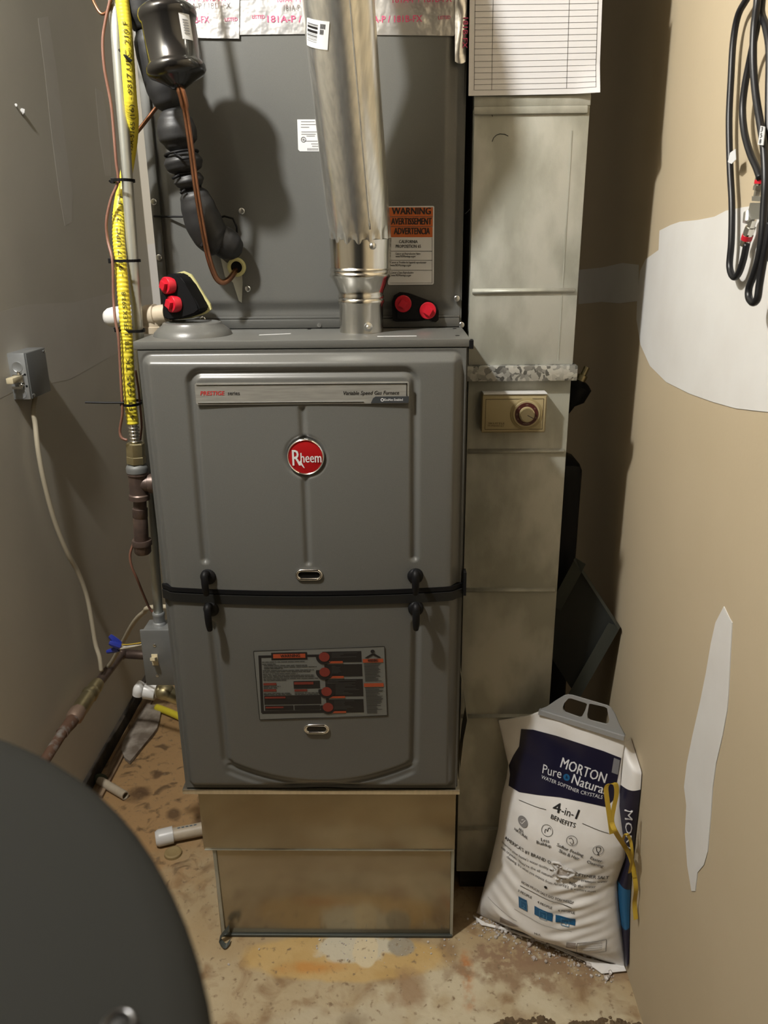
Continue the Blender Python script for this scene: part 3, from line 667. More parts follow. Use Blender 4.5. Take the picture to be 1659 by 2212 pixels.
# lengthwise seam of the pipe
cdir = (CAM-(ax1+dn*Ln*.5)); cdir = (cdir-dn*cdir.dot(dn)).normalized(); sdir = dn.cross(cdir)
def onpipe(ang, s, off=0): return ax1+dn*s+(cdir*math.cos(ang)+sdir*math.sin(ang))*(.051+off)
bm = bm_new()
tube(bm, [onpipe(.33, .03+(Ln-.03)*s/20, .0000) for s in range(21)], .0018, 6); obj('seam', bm, M_pipe, FL, True)
bm = bm_new(); lathe(bm, (fx+.012, fy-.0355, ZT+.011), (.31,-.95,0), [(0,.0075),(.003,.0075),(.004,.006)], 16); lathe(bm, (fx+.012, fy-.0375, ZT+.011), (.31,-.95,0), [(0,.0045),(.006,.0042),(.007,.003)], 8); obj('screw', bm, M_steel, FL, 40)
bm = bm_new(); p = ax0.lerp(ax1, .75)+V((.021, -.0455, 0)); lathe(bm, p, (.42,-.9,0), [(0,.0055),(.003,.0055),(.005,.0035),(.006,.0)], 12); obj('screw', bm, M_steel, FL, 40)
# barcode sticker, wrapped on the pipe
def spix(px, py):
    """pixel -> (angle, s) on the tilted pipe"""
    dd = ray(px, py); o = CAM-ax1; a = dd-dn*dd.dot(dn); b = o-dn*o.dot(dn)
    A, B, C = a.dot(a), 2*a.dot(b), b.dot(b)-.0513**2; disc = max(B*B-4*A*C, 0); t = (-B-math.sqrt(disc))/(2*A)
    q = o+dd*t; s = q.dot(dn); r = q-dn*s; return math.atan2(r.dot(sdir), r.dot(cdir)), s
c4 = [spix(664,38), spix(712,47), spix(708,108), spix(664,97)]
def stk(u, v, off):
    a = [c4[0][i]*(1-u)*(1-v)+c4[1][i]*u*(1-v)+c4[2][i]*u*v+c4[3][i]*(1-u)*v for i in (0, 1)]
    return onpipe(a[0], a[1], off)
bm = bm_new(); grid(bm, lambda s, t: stk(s, t, .0011), 12, 8); grid(bm, lambda s, t: stk(1-s, t, .0003), 12, 8); ST = obj('barcode_sticker', bm, M_lab, FL, True)
bm = bm_new()
for v0, v1 in ((.14,.16),(.18,.19),(.22,.30),(.36,.45),(.49,.50),(.54,.57),(.60,.61),(.66,.67),(.70,.71),(.76,.77)): 
    grid(bm, lambda s, t: stk(.08+.50*s, v0+(v1-v0)*t+.02*s, .0014), 6, 1)
for k in range(7): grid(bm, lambda s, t: stk(.68+.05*(k%4)+.03*s, .1+.2*(k//4)+(.17)*t, .0014), 1, 2)
obj('sticker_print', bm, M_ink, ST)

# ------------------------------------------------------------------ refrigerant lines
FD = thing('filter_drier', P(385, 170, y=.03), 'glossy black cylinder filter drier hanging beside the cabinet top', 'filter drier')
da = P(382, 158, y=.03); db = P(360, 25, y=.035); ax = (db-da); L_ = ax.length
bm = bm_new(); lathe(bm, da-ax.normalized()*.020, ax, [(0,.010),(.004,.016),(.012,.030),(.017,.040),(.021,.043),(.027,.043),(.031,.0405),(.034,.0382),(L_+.006,.0382),(L_+.009,.0405),(L_+.015,.042),(L_+.021,.041),(L_+.027,.034),(L_+.036,.020),(L_+.042,.010)], 48); obj('shell', bm, M_gloss, FD, 50)
axn = ax.normalized(); cdd = CAM-da; cdd = (cdd-axn*cdd.dot(axn)).normalized(); sdd = axn.cross(cdd)
bm = bm_new()
def dlab(s, t): a = .42+.48*s; return da+axn*(L_*.42+t*.034)+(cdd*math.cos(a)+sdd*math.sin(a))*.0387
# side chosen so the sticker faces right in view
if (sdd.dot(CX) < 0): sdd = -sdd
grid(bm, dlab, 6, 2); LB = obj('sticker', bm, M_lab, FD)
bm = bm_new()
for k in range(6): grid(bm, lambda s, t: dlab(.25+.5*s, .2+.1*k+.05*t)+cdd*.0006, 2, 1)
obj('sticker_print', bm, M_inkg, LB)
bm = bm_new(); sp = [db+axn*.02, db+axn*.09, db+axn*.2]; tube(bm, sp, .0055, 10); obj('stub', bm, M_copper, FD, True)
# liquid line
bm = bm_new(); pts = [da-axn*.016, P(396,215,y=.035), P(404,260,y=.045), P(414,330,y=.055), P(423,400,y=.065), P(434,470,y=.078), P(448,545,y=.097), P(460,585,y=.110), P(470,604,y=.118), P(482,610,y=.126), P(496,602,y=.140), P(512,580,y=.176)]
sp = spline(pts, 6); tube(bm, sp, lambda i: .0066 if 1 < i < 9 else .0050, 12)
tag(obj('liquid_line', bm, M_copper, None, True), 'bare copper tube bending from the drier into the grommet', 'pipe')
# suction line in lumpy foam
SL = thing('suction_line', P(510, 540, y=YC-.03), 'black foam insulated lumpy suction line running into the cabinet', 'pipe')
def lump(pts, rs, name='insulation'):
    sp = spline(pts, 8); n = len(sp); k = len(rs)-1
    def R(i):
        f = i/(n-1)*k; j = min(int(f), k-1); t = f-j; t = t*t*(3-2*t); return rs[j]*(1-t)+rs[j+1]*t
    bm = bm_new(); tube(bm, sp, R, 20); obj(name, bm, M_blackrub, SL, True)
lump([P(300,-60,y=.09), P(306,0,y=.09), P(314,66,y=.092)], [.026,.027,.027,.026,.018])
lump([P(318,62,y=.093), P(335,120,y=.096), P(355,190,y=.098), P(372,243,y=.10)], [.018,.026,.028,.028,.028,.024,.012])
lump([P(375,232,y=.10), P(379,262,y=.10), P(385,300,y=.10), P(390,332,y=.10)], [.013,.022,.028,.031,.030,.022,.012])
lump([P(391,328,y=.10), P(396,350,y=.10), P(402,378,y=.10)], [.014,.027,.031,.028,.014])
lump([P(403,374,y=.102), P(408,390,y=.103), P(412,408,y=.105)], [.013,.022,.0245,.021,.013])
lump([P(413,402,y=.106), P(424,435,y=.110), P(440,480,y=.118), P(460,515,y=.126), P(480,530,y=.133)], [.012,.024,.0285,.031,.030,.026,.018])
lump([P(462,505,y=.126), P(480,520,y=.134), P(498,533,y=.143), P(512,545,y=.154)], [.018,.0245,.026,.0255,.021,.012])
def ring(c, axis, r, th, m, parent, name='zip_tie', n=24, sq=1.0, tail=None):
    x, y, dz = frame(V(axis)); bm = bm_new()
    lp = [V(c)+x*(r*math.cos(2*PI*k/n))+y*(r*sq*math.sin(2*PI*k/n)) for k in range(n+2)]
    tube(bm, lp, th, 6)
    if tail: tube(bm, tail, th*.9, 6)
    return obj(name, bm, m, parent, True)
ring(P(392,331,y=.095), (.15,.0,-1), .026, .0022, M_black, SL, tail=[P(376,330,y=.07), P(395,343,y=.065), P(420,340,y=.065)])
ring(P(402,377,y=.10), (.15,.0,-1), .0165, .0025, M_black, SL, tail=[P(388,378,y=.08), P(372,386,y=.08)])
ring(P(412,406,y=.105), (.2,.0,-1), .0155, .0025, M_black, SL, tail=[P(400,410,y=.085), P(390,418,y=.085)])
bm = bm_new(); tube(bm, [P(332,467,y=YC-.004), P(360,468,y=YC-.004), P(405,468,y=.15), P(440,480,y=.157), P(485,467,y=.157), P(503,472,y=.158), P(511,490,y=.162), P(512,505,y=.166)], .0018, 6); obj('zip_tie', bm, M_black, SL, True)
bm = bm_new(); tube(bm, [P(441,522,y=.10), P(434,533,y=.095)], .0025, 6); obj('zip_tie_tail', bm, M_black, SL)
bm = bm_new(); tube(bm, spline([P(350,222,y=.13), P(338,232,y=.135), P(310,268,y=.135), P(276,310,y=.135)], 6), .0032, 8); tag(obj('sensor_wire', bm, M_copper, None, True), 'short copper coloured wire slanting behind the conduit', 'wire')

# ------------------------------------------------------------------ conduit, switch box
CD = thing('metal_conduit', P(344, 1340, y=.09), 'grey zinc conduit running down to the switch box', 'conduit')
c0, c1 = P(241,-80,y=.09), P(344.5,1352,y=.09)
bm = bm_new(); tube(bm, [c0.lerp(c1, k/10) for k in range(11)], .0090, 20); obj('tube', bm, M_conduit, CD, True)
bm = bm_new(); dC = (c1-c0).normalized(); lathe(bm, c1-dC*.030, dC, [(0,.0105),(.002,.0118),(.006,.0118),(.008,.0108),(.020,.0108),(.022,.0125),(.031,.0130)], 24); obj('connector', bm, M_boxgrey, CD, 40)
SB = thing('switch_box', P(340, 1480, y=.08), 'steel switch box with ivory toggle at the foot of the conduit', 'switch')
sz0, sz1 = P(340,1480,y=.062).z, P(340,1360,y=.062).z
bx('box', (-.068, .066, sz0+.003), (-.0005, .112, sz1-.003), M_switch, SB, .003)
bx('cover_plate', (-.0715, .060, sz0), (-.0010, .066, sz1), M_switch, SB, .0028)
tg = P(335,1425,y=.06)
bx('toggle_bezel', (tg.x-.006, .0588, tg.z-.012), (tg.x+.006, .0605, tg.z+.012), M_toggle, SB, .0005)
bm = bm_new(); prism(bm, [V((tg.x-.0045,.0592,tg.z-.004)), V((tg.x-.0045,.0592,tg.z+.006)), V((tg.x-.0045,.046,tg.z+.012)), V((tg.x-.0045,.045,tg.z+.006))], (.009,0,0)); obj('toggle', bm, M_toggle, SB)
for u, v in ((334,1394),(340,1459)):
    bm = bm_new(); lathe(bm, P(u,v,y=.0605), (0,-1,0), [(0,.0035),(.0012,.0032),(.0018,.0)], 12); obj('screw', bm, M_steel, SB, 40)

# ------------------------------------------------------------------ gas line
GH = thing('gas_hose', P(288, 915, y=.05), 'bright yellow ribbed gas hose tied to the conduit', 'hose')
pts = [P(258,-60,y=.066), P(264,0,y=.066), P(271,60,y=.066), P(276,130,y=.067), P(282,215,y=.076), P(286,258,y=.092), P(283,310,y=.110), P(272,380,y=.114), P(259,445,y=.100), P(256,500,y=.088), P(260,560,y=.078), P(266,630,y=.068), P(272,700,y=.060), P(275,760,y=.056), P(280,850,y=.052), P(287,916,y=.05)]
HP = spline(pts, 30); n = len(HP)
bm = bm_new(); tube(bm, HP, lambda i: .0098+(.00055*math.sin(i*2*PI/4) if i > n*.55 else .0001*math.sin(i*2*PI/4)), 16); obj('jacket', bm, M_yellow, GH, True)
cum = [0]
for a, b in zip(HP, HP[1:]): cum.append(cum[-1]+(b-a).length)
def hosetext(bm, s, py0, py1, h):
    """print running up the hose, from pixel row py0 (lower) to py1"""
    def at_row(row):
        best = min(range(n), key=lambda i: abs(1106-FPX*(HP[i]-CAM).dot(CU)/(HP[i]-CAM).dot(CF)-row)); return cum[best]
    s0, s1 = at_row(py0), at_row(py1)
    def fn(x, y):
        sN = s0-x; j = max(0, min(n-2, next((k for k in range(n-1) if cum[k+1] >= sN), n-2))); f = (sN-cum[j])/max(cum[j+1]-cum[j], 1e-9)
        c = HP[j].lerp(HP[j+1], f); t = (HP[j]-HP[j+1]).normalized(); vd = CAM-c; vd = (vd-t*vd.dot(t)).normalized(); sd = t.cross(vd)
        a = (y-h*.36)/.0112
        return c+(vd*math.cos(a)-(-sd)*math.sin(a)*1.0)*.0107 if False else c+(vd*math.cos(a)+(-sd if sd.dot(CX) > 0 else sd)*math.sin(a))*.0107
    fmesh(bm, s, fn, size=h, bold=.01, width=abs(s0-s1))
M_hp = mat('faded black print', (.10,.085,.01), .5)
for s, a, b in (('HSA-5165 (16) - 9317 UPC. 210 F',330,50),('- 9317 UPC. 211 FT',600,425),('EFLEX S93-8',712,632),("TB' 1",758,722),('4 FT GAS TK',905,770)):
    bm = bm_new(); hosetext(bm, s, a, b, .0105); obj('hose_print', bm, M_hp, GH)
o0 = P(287,914,y=.05); o1 = P(292,958,y=.05)
bm = bm_new(); nn = 44; sp = [o0.lerp(o1, i/nn) for i in range(nn+1)]; tube(bm, sp, lambda i: .0082+.0016*math.sin(i*2*PI/7.4), 20); obj('corrugated_end', bm, M_shiny, GH, True)
GT = thing('gas_drip_leg', P(308, 1195, y=.05), 'dark iron gas tee with capped drip leg beside the furnace', 'pipe fitting')
def seg(px0, px1, prof, m, name, parent, n=24, y=.05, smooth=40):
    a, b = P(*px0, y=y), P(*px1, y=y); ln = (b-a).length
    bm = bm_new(); lathe(bm, a, b-a, [(f*ln, r) for f, r in prof], n); return obj(name, bm, m, parent, smooth)
seg((292,956),(294,992), [(0,.0135),(.06,.0158),(.94,.0158),(1,.0140)], M_brass, 'hex_nut', GT, 6, smooth=None)
seg((294,984),(295,1002), [(0,.0150),(.1,.0165),(.9,.0165),(1,.0140)], M_brass, 'hex_nut', GT, 6, smooth=None)
seg((295,1002),(297,1019), [(0,.0130),(.2,.0175),(.5,.0190),(1,.0190)], M_boxdark, 'flange', GT)
seg((297,1017),(302,1078), [(0,.0180),(.12,.0185),(.16,.0165),(.80,.0165),(.84,.0185),(1,.0185)], M_iron, 'tee', GT)
tc_ = P(299,1045,y=.05); bm = bm_new(); lathe(bm, tc_, (1,.05,0), [(0,.0150),(.018,.0150),(.019,.0175),(.028,.0175),(.0285,.0115),(.032-0*tc_.x,.0115),(max(.033, -tc_.x+.002),.0115)], 24); obj('branch', bm, M_iron, GT, 40)
seg((302,1076),(303,1118), [(0,.0115),(.5,.0115),(.52,.0132),(.95,.0132),(1,.0120)], M_iron, 'nipple', GT)
seg((303,1116),(306,1172), [(0,.0120),(.05,.0128),(.95,.0128),(1,.0120)], M_iron, 'nipple', GT)
seg((306,1166),(309,1196), [(0,.0170),(.12,.0178),(.35,.0175),(.38,.0155),(.85,.0150),(1,.0120)], M_iron, 'cap', GT)

# thermostat cable and loose wire
def wire(name, pts, r, m, label, cat='wire', n=8, sub=6, group=None, parent=None):
    bm = bm_new(); tube(bm, spline(pts, sub), r, n); o = obj(name, bm, m, parent, True)
    if not parent: tag(o, label, cat, group)
    return o
wire('thermostat_cable', [P(245,-40,y=.077),P(238,0,y=.077),P(228,45,y=.077),P(222,90,y=.077),P(226,150,y=.077),P(240,225,y=.078),P(247,300,y=.076),P(251,350,y=.075),P(255,392,y=.075),P(240,430,y=.075),P(230,478,y=.075),P(233,520,y=.075),P(243,565,y=.062),P(245,640,y=.058),P(249,690,y=.047),P(256,730,y=.043),P(260,800,y=.040),P(264,870,y=.036),P(264,898,y=.036),P(259,930,y=.038),P(263,946,y=.036),P(275,951,y=.036)], .0024, M_wirebrown, 'thin brown thermostat cable looping along the yellow hose')
wire('copper_wire', [P(190,-30,y=.09),P(203,5,y=.09),P(218,29,y=.088),P(232,24,y=.084),P(240,0,y=.077)], .0022, M_copper, 'short sharply kinked copper wire above the thermostat cable')
wire('doorbell_wire', [P(297,1140,y=.074),P(290,1168,y=.074),P(281,1198,y=.07),P(285,1225,y=.07),P(296,1250,y=.075),P(310,1285,y=.09),P(324,1315,y=.104),P(340,1330,y=.106)], .0024, M_wirebrown, 'reddish brown wire hanging below the iron cap')
wire('furnace_lead', [P(293,800,y=.075),P(299,840,y=.072),P(303,880,y=.070),P(306,920,y=.070),P(303,950,y=.078)], .0020, M_wirebrown, 'pinkish wire tucked between hose and furnace')
def tie(px0, px1, y0, tail=None, label=''):
    """flat black strap loop seen edge on between two pixels"""
    a, b = P(*px0, y=y0), P(*px1, y=y0); c = (a+b)/2; hw = (b-a).length/2; ex = (b-a).normalized()
    bm = bm_new(); lp = [c+ex*(hw*math.cos(2*PI*k/28))+V((0,1,0))*(.023*math.sin(2*PI*k/28)) for k in range(29)]
    for p, q in zip(lp, lp[1:]): prism(bm, [p+V((0,0,-.0022)), q+V((0,0,-.0022)), q+V((0,0,.0022)), p+V((0,0,.0022))], (p-c).normalized()*.0014)
    box(bm, (a.x-.004, y0-.010, a.z-.004), (a.x+.003, y0-.001, a.z+.004), .0006)
    if tail: tube(bm, [P(*q, y=yy) for q, yy in tail], .0018, 6)
    return tag(obj('zip_tie', bm, M_black), label, 'zip tie', 'black zip ties on the conduit')
tie((249,391),(288,390), .088, [((250,391),.085),((240,394),.08),((236,390),.08)], 'topmost black zip tie around conduit and cable')
tie((243,563),(301,563), .082, [((244,563),.078),((238,563),.075)], 'black zip tie around conduit and hose, second from top')
tie((256,711),(311,714), .074, [((256,711),.07),((246,709),.066)], 'black zip tie just above the furnace top')
tie((268,870),(303,871), .055, [((268,870),.034),((230,870),.03),((184,869),.028)], 'lowest black zip tie with a long straight tail')
bm = bm_new(); tube(bm, [P(258,108,y=.075),P(263,112,y=.065),P(272,123,y=.055),P(284,132,y=.056)], .002, 6); tag(obj('zip_tie', bm, M_black), 'diagonal black tie across the hose beside the drier', 'zip tie', 'black zip ties on the conduit')

# ------------------------------------------------------------------ condensate drain on the left
DR = thing('condensate_drain', (.0, .115, 1.30), 'white and yellowed pvc drain fitting holding a black cover with yellow gasket', 'pipe fitting')
bm = bm_new(); a, b = P(226,687,y=.135), P(300,680,y=.125); dd_ = (a-b)
lathe(bm, b, dd_, [(0,.0175),(dd_.length*.7,.0175),(dd_.length*.85,.0160),(dd_.length*.95,.0120),(dd_.length,.005)], 28); obj('cap', bm, M_pvc, DR, 50)
bm = bm_new(); a, b = P(304,685,y=.122), P(362,678,y=.112); lathe(bm, a, b-a, [(0,.0165),(.012,.0165),(.013,.0190),(.030,.0190),(.031,.0165),((b-a).length,.0165)], 28)
a2 = P(330,684,y=.118); lathe(bm, a2, (0,0,-1), [(0,.0160),(.016,.0160),(.017,.0180),(a2.z-ZT-.0005,.0180)], 24); obj('tee', bm, M_pvcold, DR, 45)
n_ = V((-.72,-.69,.05)).normalized(); ex_ = V((-n_.y*-1, n_.x*-1, 0)).normalized(); ex_ = V((.69,-.72,0)).normalized()
EC2 = EC; 
def plate_left():
    out = [(352,603),(358,594),(372,590),(388,597),(401,616),(416,641),(428,659),(431,670),(420,679),(390,689),(362,692),(352,684),(349,640)]
    f = [P(u, v, y=.092) for u, v in out]
    bm = bm_new(); prism(bm, f, (.010,.030,0)); bmesh.ops.bevel(bm, geom=bm.edges[:], offset=.0025, segments=2, affect='EDGES'); root = obj('drain_cover', bm, M_black, DR, 40)
    c = sum(f, V((0,0,0)))/len(f)
    bm = bm_new(); g = [c+(p-c)*1.05+V((.011,.031,0)) for p in f]; prism(bm, g, (.001,.004,0)); obj('gasket', bm, M_gasket, root)
    en = V((-.62,-.78,.03)).normalized(); ex = V((.78,-.62,0)).normalized()
    for u, v in ((363,617),(375,657)):
        o = P(u, v, y=.092)+V((.004,.006,0))
        bm = bm_new(); lathe(bm, o, en, [(0,.0140),(.012,.0140),(.0135,.0128),(.0135,0)], 28)
        cc = o+en*.0135; q = .0086; prism(bm, [cc+ex*(q*math.cos(PI/2*k+.3))+Z*(q*math.sin(PI/2*k+.3)) for k in range(4)], en*.006); obj('plug', bm, M_red, root, 40)
plate_left()

# ------------------------------------------------------------------ left wall: junction box, cables, old pipe
JB = thing('junction_box', (XL, .535, 1.10), 'wall mounted steel junction box with shade toned cover and protruding ivory toggle', 'switch')
jy0, jy1, jz0, jz1, jx = .484, .588, 1.102, 1.205, -.409
bx('box', (XL, jy0, jz0), (jx, jy1, jz1), M_boxgrey, JB, .001)
bx('cover', (jx, jy0+.004, jz0+.001), (jx+.003, jy1-.001, jz1-.001), M_boxdark, JB, .001)  # cover colour darkened for the shade of grazing light
for y_, z_ in ((jy1-.008, jz1-.008),(jy0+.010, jz0+.008)):
    bm = bm_new(); lathe(bm, (jx+.002, y_, z_), (1,0,0), [(0,.004),(.002,.004),(.0035,.002),(.0036,0)], 12); obj('screw', bm, M_steel, JB, 40)
for z_ in (jz1-.030, jz0+.014):
    bm = bm_new(); lathe(bm, (-.428, jy0+.001, z_), (0,-1,0), [(0,.0125),(.0016,.0125),(.0020,.0110),(.0012,.0100),(.0012,0)], 28); obj('knockout', bm, M_boxgrey, JB, 40)
zt_ = 1.147
bm = bm_new(); box(bm, (-.440, jy0-.006, zt_-.006), (-.416, jy0, zt_+.012), .001); box(bm, (-.443, jy0-.010, zt_-.020), (-.420, jy0-.002, zt_-.014), .001)
lathe(bm, (-.424, jy0, zt_+.016), (0,-1,0), [(0,.004),(.008,.004),(.009,.002)], 10); lathe(bm, (-.422, jy0, zt_-.012), (0,-1,0), [(0,.0045),(.010,.0045),(.011,.003)], 10); obj('switch_bracket', bm, M_shiny, JB, 40)
bm = bm_new(); box(bm, (-.437, jy0-.044, zt_-.003), (-.421, jy0-.004, zt_+.010), .002, ); obj('toggle', bm, M_toggle, JB, 40)
for y_, z_ in ((jy0, jz1-.047),(jy0, jz0+.030)):
    bm = bm_new(); lathe(bm, (-.4135, y_+.001, z_), (0,-1,0), [(0,.0026),(.0015,.0026)], 10); obj('screw_hole', bm, M_black, JB)
wire('power_cable', [V((-.430,.560,1.104)), P(72,890,x=-.43), P(76,915,x=-.428), P(82,970,x=-.425), P(95,1040,x=-.425), P(118,1125,x=-.425), P(146,1195,x=-.42), P(168,1235,x=-.418), P(187,1285,x=-.415), P(198,1340,x=-.412), P(206,1390,x=-.41), P(215,1420,x=-.40), P(219,1450,x=-.398)], .0058, M_cream, 'cream power cable hanging from the wall junction box', 'cable', 10)
wire('power_cable', [V((-.012,.33,.66)), P(330,1312,y=.36), P(312,1322,y=.40), P(296,1336,y=.45), P(282,1356,y=.50), P(268,1382,y=.56), P(254,1408,y=.62), P(240,1432,y=.66), P(226,1448,y=.69)], .0058, M_cream, 'cream cable arching from behind the furnace to the old pipe', 'cable', 10)
OP = thing('old_supply_pipe', P(180,1516,x=-.405), 'corroded horizontal pipe with brass valve running low along the grey wall', 'pipe')
px_ = -.402
def pp(u, v): 
    q = P(u, v, x=px_); return V((px_, q.y, q.z))
def pseg(name, u0, u1, prof, m, n=20):
    a, b = pp(*u0), pp(*u1); ln = (b-a).length; bm = bm_new(); lathe(bm, a, b-a, [(f*ln, r) for f, r in prof], n); obj(name, bm, m, OP, 45)
pseg('pipe', (60,1700),(137,1580), [(0,.0125),(1,.0125)], M_rust)
pseg('pipe', (134,1584),(160,1552), [(0,.0150),(.3,.0145),(.7,.0165),(1,.0150)], M_rust)
pseg('union_nut', (157,1555),(172,1533), [(0,.0170),(.2,.0215),(.6,.0215),(1,.0200)], mat('tarnished copper', (.33,.23,.17), .5, .6), 8)
pseg('valve_body', (170,1536),(194,1500), [(0,.0205),(.3,.0215),(.8,.0200),(1,.0180)], M_brass, 8)
pseg('union_nut', (190,1506),(200,1492), [(0,.0185),(.2,.0225),(.7,.0225),(1,.0195)], M_brass, 8)
pseg('valve_neck', (199,1494),(211,1476), [(0,.0180),(.5,.0195),(1,.0175)], M_brass)
pseg('pipe', (209,1480),(262,1412), [(0,.0135),(1,.0135)], M_iron)
e0 = pp(262,1412)
bm = bm_new(); blob(bm, e0, .019, 2, .02); tube(bm, [e0, e0+V((.10,.04,-.03)), e0+V((.30,.06,-.06))], .014, 14); obj('elbow', bm, M_iron, OP, True)
# blue wire connectors
WN = thing('wire_connectors', P(250,1395,y=.20), 'cluster of blue wire connectors with loose wires beside the switch box', 'connector')
def nut(a, b, r): 
    bm = bm_new(); a, b = V(a), V(b); ln = (b-a).length; lathe(bm, a, b-a, [(0,r*.55),(ln*.15,r*.75),(ln*.7,r),(ln,r*.95)], 8); obj('wire_nut', bm, M_blue, WN, 30)
yw_ = .17
nut(P(237,1373,y=yw_), P(258,1392,y=yw_), .0075); nut(P(236,1388,y=yw_-.01), P(260,1396,y=yw_-.005), .0075); nut(P(231,1408,y=yw_), P(256,1402,y=yw_), .0062)
for k, (u0, u1, um, m) in enumerate((((260,1392),(303,1386),(280,1392),M_yellow2),((258,1395),(303,1390),(282,1397),M_cream),((256,1402),(305,1393),(280,1396),M_pvc),((255,1402),(304,1390),(272,1400),M_cream))):
    bm = bm_new(); tube(bm, spline([P(*u0,y=yw_), P(*um,y=.14), V((-.069, .095, P(*u1,y=.095).z))], 6), .0013, 6); obj('wire', bm, m, WN, True)
# fittings below the switch box
TF = thing('trap_fitting', (-.05,.17,.55), 'white pvc elbow and brass valve under the switch box', 'pipe fitting')
a, b = P(312,1492,y=.20), P(336,1496,y=.20)
bm = bm_new(); lathe(bm, a, b-a, [(0,.0170),((b-a).length,.0170)], 20); tube(bm, spline([P(298,1500,y=.21), P(300,1488,y=.21), P(308,1478,y=.22)], 5), .012, 12); obj('elbow', bm, M_pvc, TF, 45)
bm = bm_new(); lathe(bm, b, V((1,0,-.1)), [(0,.012),(.02,.012)], 16); obj('stub', bm, M_pvcold, TF, 45)
bm = bm_new(); c = P(356,1494,y=.18); blob(bm, c, .020, 2, .02, (1.1,1,.9)); lathe(bm, P(342,1490,y=.18), V((1,-.2,-.35)), [(0,.013),(.012,.016),(.020,.016)], 8); lathe(bm, c, V((1,0,-.55)), [(0,.016),(.03,.0165),(.034,.014),(.065,.014)], 16); obj('valve', bm, M_brass, TF, 45)
bm = bm_new(); box(bm, (-.030,.205,.575), (.0015,.25,.615), .004); obj('bracket', bm, M_pvc, TF, 40)

# ------------------------------------------------------------------ things on the floor at left
bm = bm_new(); pts = [P(u, v, z=.003) for u, v in ((318,1525),(334,1530),(348,1542),(345,1560),(340,1578),(330,1592),(312,1612),(297,1632),(281,1651),(270,1642),(263,1626),(268,1605),(284,1580),(300,1552))]
prism(bm, pts, (0,0,.010)); bmesh.ops.triangulate(bm, faces=[f for f in bm.faces if len(f.verts) > 4], ngon_method='EAR_CLIP')
tag(obj('scrap_board', bm, M_slab), 'torn grey scrap of board lying flat on the stained floor', 'scrap')
bm = bm_new(); a, b = P(215,1686,z=.0125), P(271,1719,z=.0125)
lathe(bm, a, b-a, [(0,.0118),((b-a).length,.0118),((b-a).length,.0088),((b-a).length-.05,.0088)], 28); tag(obj('pipe_offcut', bm, M_pvcold, None, 45), 'short open pvc pipe offcut lying by the tank', 'pipe')
PV = thing('capped_drain_pipe', P(390,1800,z=.02), 'horizontal pvc pipe with white cap on the floor', 'pipe')
a, b, c = P(336,1812,z=.022), P(374,1803,z=.022), P(450,1788,z=.022)
bm = bm_new(); lathe(bm, a, b-a, [(0,.0165),(.006,.0205),(.010,.0212),((b-a).length,.0212),((b-a).length,.018)], 32); obj('cap', bm, M_pvc, PV, 45)
bm = bm_new(); lathe(bm, b-(b-a)*.1, c-b, [(0,.0168),((c-b).length,.0168)], 28); obj('tube', bm, M_pvcold, PV, 45)
bm = bm_new(); dcb = (c-b).normalized(); up_ = V((0,-.45,.9)); up_ = (up_-dcb*up_.dot(dcb)).normalized(); sd_ = dcb.cross(up_)
for k in range(5): 
    s0 = .012+k*.010
    def f(s, t): a_ = .32+.22*t; return b+dcb*(s0+.007*s)+(up_*math.cos(a_)+(-sd_ if sd_.y < 0 else sd_)*math.sin(a_))*.0171
    grid(bm, f, 2, 2)
obj('pipe_print', bm, mat('blue grey print', (.08,.12,.16), .6), PV)
bm = bm_new(); tube(bm, spline([P(338,1528,z=.014), P(352,1533,z=.014), P(370,1540,z=.015), P(392,1550,z=.015)], 6), .0115, 12); tag(obj('yellow_hose_end', bm, M_yellow, None, True), 'short yellow hose end on the floor behind the furnace', 'hose')
bm = bm_new(); blob(bm, P(216,1682,z=.014), .016, 2, .12, (1.2,1,.8)); tag(obj('green_scrap', bm, M_green, None, True), 'small green lump lying against the dark baseboard', 'scrap')
bm = bm_new(); cg = P(374,1842,z=.004); lathe(bm, V((cg.x,cg.y,.0003)), (0,0,1), [(0,.022),(.006,.021),(.008,.017),(.006,.010),(.005,0)], 24); tag(obj('pipe_flange', bm, mat('ochre plastic', (.36,.26,.11), .7)), 'small round ochre disc on the floor below the pvc pipe', 'disc')

# ------------------------------------------------------------------ water heater in the left foreground
WH = thing('water_heater', (.105, -1.172, 0), 'dark charcoal water heater tank with a rounded top rim', 'water heater')
bm = bm_new(); lathe(bm, (.105,-1.172,0), (0,0,1), [(0,.262),(.04,.268),(1.175,.268)], 96, cap1=False); obj('jacket', bm, M_heater, WH, 40)
bm = bm_new(); lathe(bm, (.105,-1.172,1.17), (0,0,1), [(0,.2705),(.018,.2705),(.024,.269),(.028,.264),(.030,.255),(.032,.20),(.033,.10),(.033,0)], 96, cap0=False); obj('top_pan', bm, M_heater, WH, 50)
hp = P(255,2205,z=1.206)
bm = bm_new(); tube(bm, [V((hp.x+.0045*math.cos(a), hp.y+.0045*math.sin(a), 1.2040)) for a in np.linspace(0, 2*PI, 33)], .0013, 10)
HN = obj('grommet', bm, M_gloss, WH, True)
bm = bm_new(); lathe(bm, (hp.x,hp.y,1.2015), (0,0,1), [(0,.0038),(.002,.0036),(.0032,.0025),(.0036,.0)], 28); obj('port_cap', bm, mat('grey port', (.025,.025,.024), .6, spec=.2), WH, True)
bm = bm_new(); tube(bm, [(.00,-1.26,1.19),(.00,-1.26,1.6),(.00,-1.26,ZC-.001)], .011, 14) ; bm.free()

